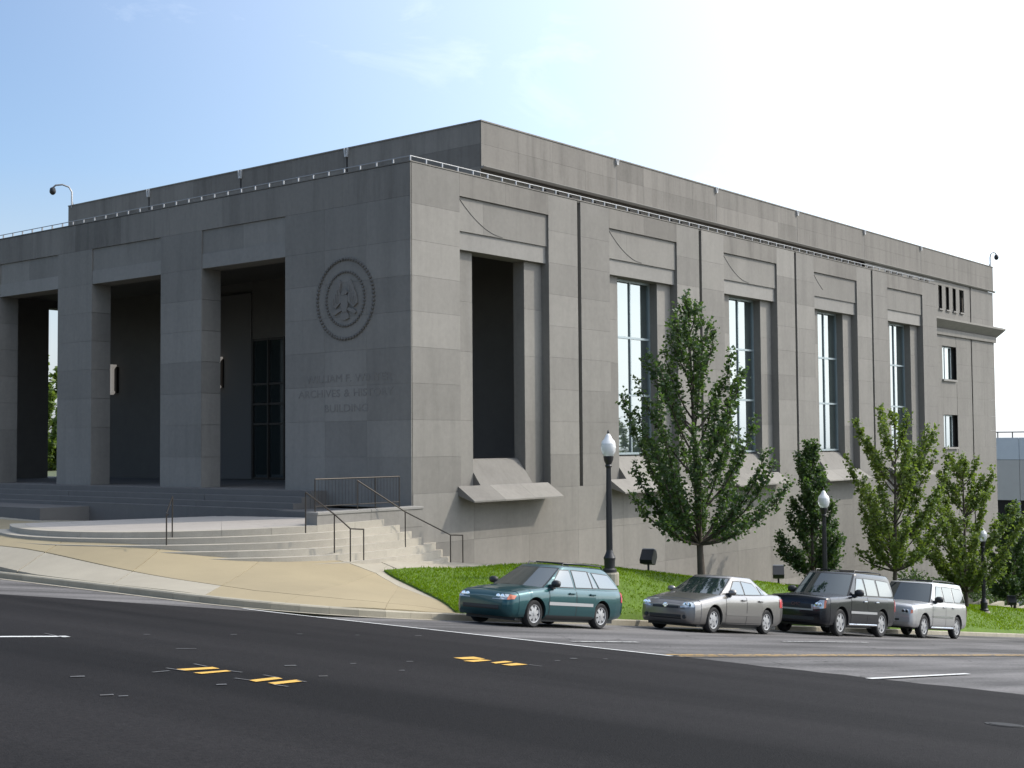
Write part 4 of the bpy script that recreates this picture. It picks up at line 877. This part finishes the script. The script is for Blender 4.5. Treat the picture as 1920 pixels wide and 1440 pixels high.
# ------------------------------------------------------------------ cars (local x runs from the nose to the tail, nose uphill)
ST_ZN = [0.0, 0.06, 0.16, 0.34, 0.60, 0.78, 0.90, 0.97, 1.0]
ST_YF = [0.90, 0.955, 0.982, 1.0, 1.0, 0.992, 0.965, 0.915, 0.86]
def car(spec, label):
    ST_YF = spec.get('yf', [0.90, 0.955, 0.982, 1.0, 1.0, 0.992, 0.965, 0.915, 0.86])
    o = local_thing(spec['name'], label, 'car', 'cars parked along the kerb'); L, W = spec['L'], spec['W']/2
    sx_ = [s[0] for s in spec['st']]; sm = lambda a, x: float(np.interp(x, sx_, a))
    xs = sorted(set(list(np.linspace(0, L, 70))+sx_))
    ker = lambda a: np.convolve(np.r_[a[0], a[0], a, a[-1], a[-1]], [0.08, 0.22, 0.4, 0.22, 0.08], 'valid')
    xa = np.array(xs); ZT_ = ker(np.interp(xa, sx_, [s[1] for s in spec['st']])); ZB_ = np.interp(xa, sx_, [s[2] for s in spec['st']]); HW_ = ker(np.interp(xa, sx_, [s[3] for s in spec['st']])*W)
    zt = lambda x: float(np.interp(x, xa, ZT_)); zb = lambda x: float(np.interp(x, xa, ZB_)); hw = lambda x: float(np.interp(x, xa, HW_))
    def side_y(x, z): return hw(x)*float(np.interp((z-zb(x))/(zt(x)-zb(x)), ST_ZN, ST_YF))
    def front_x(y, z):
        for x in np.arange(0, 1.6, 0.006):
            if zt(x) >= z and zb(x) <= z and side_y(x, z) >= abs(y): return x
        return 1.6
    def rear_x(y, z):
        for x in np.arange(L, L-1.6, -0.006):
            if zt(x) >= z and zb(x) <= z and side_y(x, z) >= abs(y): return x
        return L-1.6
    X0 = L/2; P3 = lambda x, y, z: (x-X0, y, z)
    # lower body
    rows = []
    for x in xs:
        t_, b_, h_ = zt(x), zb(x), hw(x); cr = spec.get('crown', 0.035)
        half = [(h_*yf, b_+(t_-b_)*zn) for zn, yf in zip(ST_ZN, ST_YF)]+[(h_*0.6, t_+cr*0.6), (h_*0.3, t_+cr*0.9)]
        ring_ = [P3(x, -y, z) for y, z in half]+[P3(x, 0, t_+cr)]+[P3(x, y, z) for y, z in half[::-1]]
        rows.append(ring_+[ring_[0]])
    mb = MB(); m_ = len(rows[0])-1
    mb.add([p for r_ in rows for p in r_[:-1]], [(i*m_+j, i*m_+(j+1) % m_, (i+1)*m_+(j+1) % m_, (i+1)*m_+j) for i in range(len(rows)-1) for j in range(m_)]+[tuple(range(m_))[::-1], tuple(range((len(rows)-1)*m_, len(rows)*m_))])
    body = mb.build('body', M[spec['paint']], o, smooth=42)
    wr = spec['wr']; ar = wr*1.17
    for ax_ in spec['axles']:
        for s in (-1, 1):
            cu = MB().lathe([(ar, W*0.62*s), (ar, (W+0.3)*s)], P3(ax_, 0, wr+0.01), 36, axis=1)
            co_ = cu.build('cut', M['trim']); md = body.modifiers.new('b', 'BOOLEAN'); md.operation = 'DIFFERENCE'; md.object = co_; md.solver = 'EXACT'
            dg = bpy.context.evaluated_depsgraph_get(); me = bpy.data.meshes.new_from_object(body.evaluated_get(dg)); body.modifiers.clear(); old_me = body.data; body.data = me; bpy.data.objects.remove(co_); bpy.data.meshes.remove(old_me)
            lin = []
            for k, rr_ in enumerate((ar-0.004, ar-0.004)):
                lin.append([P3(ax_+rr_*math.cos(a), (W*0.63 if k == 0 else side_y(ax_, wr+0.2)-0.03)*s, wr+0.01+rr_*math.sin(a)) for a in np.linspace(-0.15, math.pi+0.15, 22)])
            lb = MB().grid(lin); lb.add([P3(ax_, W*0.635*s, wr*0.9)]+lin[0], [(0, j+1, j+2) for j in range(21)]); lb.build('wheel_well', M['trim'], o)
    for q in body.data.polygons: q.use_smooth = True
    body.data.set_sharp_from_angle(angle=R(42))
    # floor pan
    MB().box(0.35-X0, L-0.35-X0, -W*0.8, W*0.8, zb(L/2)-0.06, zb(L/2)+0.03).build('underbody', M['trim'], o)
    # greenhouse
    gh = spec['gh']; zb0, zr = gh['z0'], gh['z1']
    def gx0(z): t = (z-zb0)/(zr-zb0); return gh['f0']+(gh['f1']-gh['f0'])*t
    def gx1(z): t = (z-zb0)/(zr-zb0); return gh['r0']+(gh['r1']-gh['r0'])*(t**gh.get('rp', 1.0))
    def ghw(z): t = max(0, (z-zb0)/(zr-zb0)); return gh['w0']+(gh['w1']-gh['w0'])*t**1.25
    bow = gh.get('bow', 0.16); rb = gh.get('rbow', 0.10)
    def gy(x, z):
        a, b = gx0(z)+bow, gx1(z)-rb; s = max(-1, min(1, (x-(a+b)/2)/((b-a)/2))); return ghw(z)*(1-0.06*abs(s)**4)
    def ring_at(z, ins=0.0, lift=0.0):
        w = ghw(z); a, b = gx0(z), gx1(z); pts = []
        for q in np.linspace(-1, 1, 11): pts.append((a+bow*q*q, w*0.94*q))
        for q in np.linspace(0, 1, 16)[1:-1]:
            x = a+bow+(b-rb-a-bow)*q; pts.append((x, gy(x, z)))
        for q in np.linspace(1, -1, 11): pts.append((b-rb*q*q, w*0.94*q))
        for q in np.linspace(1, 0, 16)[1:-1]:
            x = a+bow+(b-rb-a-bow)*q; pts.append((x, -gy(x, z)))
        cx = (a+b)/2
        return [P3(cx+(x-cx)*(1-ins), y*(1-ins), z+lift) for x, y in pts]
    rings = [ring_at(z) for z in np.linspace(zb0-0.06, zr, 9)]
    for ins, lift in ((0.02, 0.014), (0.06, 0.028), (0.16, 0.040), (0.40, 0.050), (0.7, 0.054)): rings.append(ring_at(zr, ins, lift))
    nr = len(rings[0]); mb = MB().add([p for r_ in rings for p in r_], [(i*nr+j, i*nr+(j+1) % nr, (i+1)*nr+(j+1) % nr, (i+1)*nr+j) for i in range(len(rings)-1) for j in range(nr)]+[tuple(range((len(rings)-1)*nr, len(rings)*nr))])
    mb.build('cabin', M[spec['paint']], o, smooth=50)
    def quad(fn, c4, n=8, m=6):
        c4 = [np.array(c, float) for c in c4]; rows = []
        for i in range(n+1):
            a = c4[0]+(c4[1]-c4[0])*i/n; b = c4[3]+(c4[2]-c4[3])*i/n; rows.append([fn(*(a+(b-a)*j/m)) for j in range(m+1)])
        return MB().grid(rows)
    zm0, zm1 = zb0+0.015, zr-0.035
    def ws(q, z, e=0.007): w = ghw(z)*0.94; return P3(gx0(z)+bow*q*q-e, w*q, z)
    def rs(q, z, e=0.007): w = ghw(z)*0.94; return P3(gx1(z)-rb*q*q+e, w*q, z)
    quad(lambda q, z: ws(q, z, 0.004), [(-0.985, zm0-0.02), (0.985, zm0-0.02), (0.975, zm1+0.02), (-0.975, zm1+0.02)]).build('windshield_seal', M['trim'], o, smooth=80)
    quad(ws, [(-0.94, zm0), (0.94, zm0), (0.93, zm1), (-0.93, zm1)]).build('windshield', M['windshield'], o, smooth=80)
    quad(rs, [(-0.88, zb0+0.06), (0.88, zb0+0.06), (0.86, zm1), (-0.86, zm1)]).build('rear_window', M['privacy'], o, smooth=80)
    for s in (-1, 1):
        for wdw, gm in zip(spec['win'], spec['win_mat']):
            fo = lambda x, z, e=0.009: P3(x, s*(gy(x, z)+e), z)
            cxm = sum(p[0] for p in wdw)/4; czm = sum(p[1] for p in wdw)/4
            big = [(cxm+(p[0]-cxm)*1.0+math.copysign(0.022, p[0]-cxm), p[1]+math.copysign(0.020, p[1]-czm)) for p in wdw]
            wo = quad(lambda x, z: fo(x, z, 0.005), big).build('window_surround', M[spec.get('surround', 'trim')], o, smooth=80)
            quad(fo, wdw).build('side_window', M[gm], wo, smooth=80)
        fs = lambda x, z, e=0.006: P3(x, s*(side_y(x, z)+e), z)
        for (d0, d1, h0) in spec['doors']:
            zl = zb(2)+0.05
            quad(lambda x, z: fs(x, z, 0.003), [(d0-0.012, zl-0.01), (d1+0.012, zl-0.01), (d1+0.012, zt((d0+d1)/2)-0.03), (d0-0.012, zt((d0+d1)/2)-0.03)], 10, 10).build('door_seam', M['trim'], o, smooth=80)
            dr_ = quad(lambda x, z: fs(x, z, 0.007), [(d0, zl), (d1, zl), (d1, zt((d0+d1)/2)-0.032), (d0, zt((d0+d1)/2)-0.032)], 10, 12).build('door', M[spec['paint']], o, smooth=80)
            zz = spec['handle']; MB().bbox(h0-0.10-X0, h0+0.10-X0, s*(side_y(h0, zz)+0.03)-0.02, s*(side_y(h0, zz)+0.03)+0.02, zz-0.022, zz+0.022, 0.01).build('door_handle', M[spec.get('handle_mat', spec['paint'])], dr_)
        za = zb(L/2)
        quad(lambda x, z: fs(x, z, 0.008), [(spec['axles'][0]+wr*1.2, za+0.005), (spec['axles'][1]-wr*1.2, za+0.005), (spec['axles'][1]-wr*1.2, za+0.085), (spec['axles'][0]+wr*1.2, za+0.085)], 14, 2).build('rocker_panel', M['trim'], o, smooth=80)
        a, b, z = spec['moulding']
        quad(lambda x, z: fs(x, z, 0.016), [(a, z-0.035), (b, z-0.035), (b, z+0.035), (a, z+0.035)], 16, 2).build('side_moulding', M[spec['mould_mat']], o, smooth=80)
        # mirror
        mx, mz = spec['mirror']; my = s*(gy(mx+0.2, mz)+0.03); k = spec.get('mirror_size', 1.0)
        mr = MB().lathe([(0.0, my), (0.045*k, my+s*0.005), (0.075*k, my+s*0.05*k), (0.08*k, my+s*0.13*k), (0.065*k, my+s*0.19*k), (0.0, my+s*0.215*k)], (mx-X0, 0, mz+0.06*k), 12, axis=1).build('mirror', M[spec.get('mirror_mat', 'trim')], o, smooth=60)
        MB().box(mx-0.05-X0, mx+0.05-X0, min(my-s*0.05, my+s*0.06), max(my-s*0.05, my+s*0.06), mz-0.06, mz+0.04).build('mirror_arm', M['trim'], mr)
        # headlight, tail light
        (y0, y1, z0, z1, sk) = spec['headlight']
        fr = lambda y, z, e=0.008: P3(front_x(s*y, z)-e, s*(y+0.004), z)
        hl = quad(fr, [(y0, z0), (y1, z0+sk), (y1, z1), (y0, z1-sk*0.3)], 10, 5).build('headlight', M['lens'], o, smooth=80)
        for yy in np.linspace(y0, y1, 4)[1:3]: MB().lathe([(0.0, -0.006), (0.055, -0.002), (0.06, 0.004)], P3(front_x(s*yy, (z0+z1)/2)-0.012, s*yy, (z0+z1)/2), 12, axis=0).build('bulb', M['chrome'], hl)
        y2 = y1+spec.get('amber_w', 0.0)
        if y2 > y1: quad(fr, [(y1+0.005, z0+sk), (y2, z0+sk+0.02), (y2, z1-0.02), (y1+0.005, z1)], 6, 4).build('turn_signal', M['amber'], o, smooth=80)
        (t0, t1, u0, u1) = spec['tail']
        quad(lambda x, z: fs(x, z, 0.010), [(t0, u0), (t1, u0), (t1, u1), (t0, u1)], 5, 5).build('tail_light', M['red'], o, smooth=80)
        quad(lambda y, z: P3(rear_x(s*y, z)+0.008, s*y, z), [(W*0.58, u0), (W*0.80, u0), (W*0.80, u1), (W*0.58, u1)], 4, 4).build('tail_light', M['red'], o, smooth=80)
        # wheels
        for ax_ in spec['axles']:
            yo = s*(W-0.035); c = P3(ax_, 0, wr); r_ = wr
            wh = MB().lathe([(0.0, yo-s*0.09), (r_*0.60, yo-s*0.09), (r_*0.60, yo-s*0.15)], c, 20, axis=1).build('wheel', M['trim'], o)
            MB().lathe([(r_*0.66, yo-s*0.20), (r_*0.90, yo-s*0.21), (r_*0.985, yo-s*0.18), (r_, yo-s*0.11), (r_*0.985, yo-s*0.03), (r_*0.90, yo), (r_*0.72, yo-s*0.005), (r_*0.66, yo-s*0.02)], c, 32, axis=1, cap=False).build('tyre', M['rubber'], wh, smooth=40)
            rim = MB().lathe([(r_*0.665, yo-s*0.022), (r_*0.66, yo-s*0.010), (r_*0.61, yo-s*0.014), (r_*0.58, yo-s*0.06), (r_*0.59, yo-s*0.13), (r_*0.60, yo-s*0.13)], c, 28, axis=1, cap=False)
            for k in range(spec['spokes']):
                a = 2*math.pi*k/spec['spokes']+0.3; ca, sa = math.cos(a), math.sin(a); ww = spec.get('spoke_w', 0.028)
                pv = []
                for rr_, yy, wk in ((r_*0.10, -0.015, 1.4), (r_*0.62, -0.030, 1.0)):
                    for dw in (-ww*wk, ww*wk):
                        for dy in (0, -0.03): pv.append((c[0]+ca*rr_-sa*dw, yo+s*(yy+dy), c[2]+sa*rr_+ca*dw))
                rim.add(pv, [(0, 2, 6, 4), (1, 5, 7, 3), (0, 4, 5, 1), (2, 3, 7, 6), (0, 1, 3, 2), (4, 6, 7, 5)])
            rim.lathe([(0.0, yo-s*0.004), (r_*0.13, yo-s*0.006), (r_*0.15, yo-s*0.03)], c, 14, axis=1)
            rim.build('rim', M['rim'], wh, smooth=30)
    fr2 = lambda y, z, e=0.007: P3(front_x(y, z)-e, y, z)
    for (nm, y1, z0, z1, mt, e) in spec['front']:
        q_ = quad(lambda y, z: fr2(y, z, e), [(-y1, z0), (y1, z0), (y1*spec.get('taper', 1.0) if nm == 'grille' else y1, z1), (-y1*spec.get('taper', 1.0) if nm == 'grille' else -y1, z1)], 16, 4).build(nm, M[mt], o, smooth=80)
    spec['extra'](o, P3, quad, fr2, side_y, gy) if 'extra' in spec else None
    for rk in spec.get('rack', []):
        for s in (-1, 1):
            yy = s*gh['w1']*0.80; zz = zr+0.045
            ro_ = MB().tube([P3(rk[0], yy, zz-0.03), P3(rk[0]+0.06, yy, zz+0.05), P3((rk[0]+rk[1])/2, yy, zz+0.065), P3(rk[1]-0.06, yy, zz+0.045), P3(rk[1], yy, zz-0.03)], 0.018, 6).build('roof_rack', M['black'], o, smooth=60)
        for xx in (rk[0]+0.3, rk[1]-0.3): MB().tube([P3(xx, -gh['w1']*0.8, zr+0.10), P3(xx, gh['w1']*0.8, zr+0.10)], 0.015, 5).build('rack_bar', M['black'], o)
    return o
wagon = dict(name='station_wagon', paint='teal', L=4.34, W=1.70, wr=0.295, axles=(0.86, 3.36), spokes=7, spoke_w=0.034,
    st=[(0, 0.56, 0.36, 0.66), (0.05, 0.62, 0.27, 0.78), (0.14, 0.69, 0.20, 0.87), (0.32, 0.735, 0.19, 0.945), (0.7, 0.80, 0.19, 0.985), (1.1, 0.845, 0.19, 1.0), (1.35, 0.87, 0.19, 1.0), (2.2, 0.88, 0.19, 1.0), (3.2, 0.89, 0.19, 0.995), (3.9, 0.895, 0.21, 0.97), (4.18, 0.89, 0.25, 0.93), (4.30, 0.87, 0.30, 0.87), (4.34, 0.70, 0.36, 0.80)],
    gh=dict(z0=0.845, z1=1.33, f0=1.05, f1=1.86, r0=4.27, r1=3.80, w0=0.775, w1=0.60, rp=1.5), 
    win=[[(1.46, 0.895), (2.27, 0.905), (2.22, 1.265), (1.93, 1.26)], [(2.36, 0.905), (2.98, 0.915), (2.90, 1.265), (2.33, 1.27)], [(3.03, 0.915), (3.21, 0.92), (3.02, 1.25), (2.95, 1.26)], [(3.29, 0.922), (4.08, 0.935), (3.76, 1.22), (3.10, 1.245)]], win_mat=['carglass', 'carglass', 'carglass', 'carglass'],
    doors=[(1.32, 2.30, 2.12), (2.33, 3.05, 2.92)], handle=0.765, moulding=(1.30, 2.95, 0.53), mould_mat='rim', mirror=(1.46, 0.90), mirror_mat='trim',
    headlight=(0.31, 0.66, 0.56, 0.675, 0.0), amber_w=0.10, tail=(4.14, 4.25, 0.62, 0.86), front=[('grille', 0.27, 0.585, 0.655, 'trim', 0.006), ('bumper_slot', 0.50, 0.34, 0.43, 'trim', 0.006), ('front_badge', 0.05, 0.615, 0.64, 'chrome', 0.012)], rack=[(2.15, 3.75)])
sedan = dict(name='sedan', paint='silver', L=4.87, W=1.79, wr=0.325, axles=(0.96, 3.76), spokes=6, spoke_w=0.044,
    st=[(0, 0.60, 0.34, 0.62), (0.05, 0.68, 0.26, 0.76), (0.15, 0.74, 0.20, 0.87), (0.35, 0.79, 0.19, 0.945), (0.8, 0.87, 0.19, 0.985), (1.3, 0.955, 0.19, 1.0), (1.6, 0.975, 0.19, 1.0), (2.6, 1.0, 0.19, 1.0), (3.6, 1.03, 0.19, 0.99), (4.2, 1.055, 0.21, 0.96), (4.6, 1.05, 0.25, 0.92), (4.80, 1.02, 0.30, 0.86), (4.87, 0.78, 0.36, 0.78)],
    gh=dict(z0=0.95, z1=1.425, f0=1.22, f1=2.08, r0=4.40, r1=3.42, w0=0.80, w1=0.60, rp=0.8), surround='trim',
    win=[[(1.78, 1.0), (2.55, 1.01), (2.52, 1.335), (2.22, 1.325)], [(2.62, 1.01), (3.48, 1.035), (3.18, 1.30), (2.60, 1.34)], [(3.54, 1.04), (3.72, 1.05), (3.58, 1.15), (3.40, 1.24)]], win_mat=['carglass', 'carglass', 'carglass'],
    doors=[(1.50, 2.55, 2.38), (2.58, 3.42, 3.30)], handle=0.86, moulding=(1.48, 3.36, 0.50), mould_mat='silver', mirror=(1.72, 0.985), mirror_mat='silver',
    headlight=(0.43, 0.76, 0.585, 0.745, 0.03), tail=(4.50, 4.72, 0.72, 0.95), front=[('grille', 0.38, 0.56, 0.69, 'trim', 0.006), ('bumper_slot', 0.46, 0.30, 0.41, 'trim', 0.006)], crown=0.03)
def sedan_extra(o, P3, quad, fr2, side_y, gy):
    x = fr2(0, 0.63)[0]; MB().lathe([(0.045, -0.022), (0.06, -0.02), (0.06, -0.008), (0.045, -0.006)], (x, 0, 0.63), 18, axis=0).build('front_badge', M['chrome'], o); MB().box(x-0.022, x-0.008, -0.075, 0.075, 0.618, 0.642).build('front_badge', M['chrome'], o)
    for s in (-1, 1): MB().lathe([(0.0, -0.02), (0.05, -0.018), (0.055, 0.02)], (fr2(s*0.56, 0.37)[0], s*0.56, 0.37), 12, axis=0).build('fog_lamp', M['trim'], o)
sedan['extra'] = sedan_extra
yuk = dict(name='sport_utility_truck', paint='navy', L=5.13, W=2.0, wr=0.40, axles=(1.0, 3.95), spokes=6, spoke_w=0.05, crown=0.05,
    st=[(0, 0.80, 0.42, 0.74), (0.03, 1.0, 0.34, 0.85), (0.10, 1.07, 0.32, 0.92), (0.3, 1.105, 0.31, 0.965), (0.8, 1.13, 0.31, 0.99), (1.4, 1.18, 0.31, 1.0), (1.7, 1.20, 0.31, 1.0), (3.0, 1.215, 0.31, 1.0), (4.4, 1.225, 0.32, 0.985), (4.9, 1.22, 0.36, 0.95), (5.06, 1.20, 0.40, 0.91), (5.13, 0.85, 0.46, 0.86)],
    yf=[0.93, 0.97, 0.99, 1.0, 1.0, 1.0, 0.99, 0.965, 0.93], gh=dict(z0=1.16, z1=1.87, f0=1.42, f1=2.14, r0=5.07, r1=4.86, w0=0.955, w1=0.79, rp=1.5, bow=0.18),
    win=[[(1.98, 1.24), (2.72, 1.245), (2.64, 1.73), (2.32, 1.73)], [(2.82, 1.245), (3.62, 1.25), (3.52, 1.73), (2.76, 1.74)], [(3.74, 1.25), (4.86, 1.26), (4.58, 1.70), (3.66, 1.73)]], win_mat=['carglass', 'privacy', 'privacy'],
    doors=[(1.62, 2.76, 2.58), (2.79, 3.62, 3.45)], handle=1.05, handle_mat='chrome', moulding=(1.60, 3.48, 0.72), mould_mat='rim', mirror=(1.92, 1.22), mirror_size=1.35,
    headlight=(0.56, 0.86, 0.74, 1.02, 0.04), amber_w=0.05, tail=(4.93, 5.05, 0.80, 1.18), taper=0.94, front=[('grille_surround', 0.55, 0.70, 1.02, 'rim', 0.006), ('grille', 0.50, 0.745, 0.985, 'trim', 0.012), ('bumper_slot', 0.60, 0.42, 0.52, 'trim', 0.006)], rack=[(2.5, 4.5)])
def suv_step(o, P3, quad, fr2, side_y, gy):
    for s in (-1, 1): MB().bbox(P3(1.5, 0, 0)[0], P3(3.5, 0, 0)[0], min(s*0.86, s*1.02), max(s*0.86, s*1.02), 0.33, 0.38, 0.015).build('side_step', M['chrome'], o)
def yuk_extra(o, *a):
    suv_step(o, *a); fr2 = a[2]; x = fr2(0, 0.86)[0]
    cu = bpy.data.curves.new('badge', 'FONT'); cu.body = 'GMC'; cu.size = 0.13; cu.extrude = 0.006; cu.align_x = 'CENTER'; t_ = bpy.data.objects.new('tmp', cu); C.objects.link(t_)
    me = bpy.data.meshes.new_from_object(t_.evaluated_get(bpy.context.evaluated_depsgraph_get())); bpy.data.objects.remove(t_)
    for v in me.vertices: v.co = (x-0.018-v.co.z, -v.co.x, 0.82+v.co.y)
    me.materials.clear(); me.materials.append(M['badge']); q = bpy.data.objects.new('front_badge', me); C.objects.link(q); q.parent = o
yuk['extra'] = yuk_extra
tah = dict(yuk); tah.update(paint='pewter', wr=0.385, gh=dict(z0=1.14, z1=1.84, f0=1.48, f1=2.06, r0=5.0, r1=4.84, w0=0.945, w1=0.79, rp=1.5, bow=0.14),
    st=[(0, 0.66, 0.44, 0.80), (0.03, 0.90, 0.38, 0.88), (0.10, 1.02, 0.35, 0.93), (0.3, 1.075, 0.34, 0.965), (0.8, 1.11, 0.34, 0.985), (1.4, 1.16, 0.34, 1.0), (1.7, 1.18, 0.34, 1.0), (3.0, 1.19, 0.34, 1.0), (4.4, 1.20, 0.34, 0.985), (4.85, 1.19, 0.38, 0.95), (5.0, 1.17, 0.42, 0.91), (5.05, 0.82, 0.48, 0.87)], L=5.05,
    headlight=(0.50, 0.86, 0.78, 0.92, 0.0), amber_w=0.06, taper=1.0, surround='trim', handle_mat='pewter', mould_mat='chrome',
    front=[('grille', 0.48, 0.74, 0.95, 'trim', 0.006), ('grille_bar', 0.86, 0.845, 0.885, 'pewter', 0.012), ('bumper', 0.84, 0.50, 0.66, 'rim', 0.014), ('bumper_slot', 0.5, 0.54, 0.60, 'trim', 0.02)], rack=[(2.4, 4.4)])
def tah_extra(o, *a): suv_step(o, *a)
tah['extra'] = tah_extra
TILT = math.atan(0.127)
for spec, (xf, yn), lab in ((wagon, (22.62, 17.62), 'teal station wagon with roof rack parked first at the corner'), (sedan, (29.45, 17.2), 'warm silver sedan parked behind the teal wagon'),
                            (yuk, (36.6, 17.12), 'black-blue sport utility truck with chrome framed grille'), (tah, (43.15, 17.2), 'pewter silver sport utility truck parked last in the row')):
    o = car(spec, lab); ax_ = spec['axles'][0]; dx = (spec['L']/2-ax_)*math.cos(TILT)
    xm = xf+dx; o.location = (xm, yn+spec['W']/2, road_z(xm, 17)+0.004); o.rotation_euler = (0, TILT, 0)
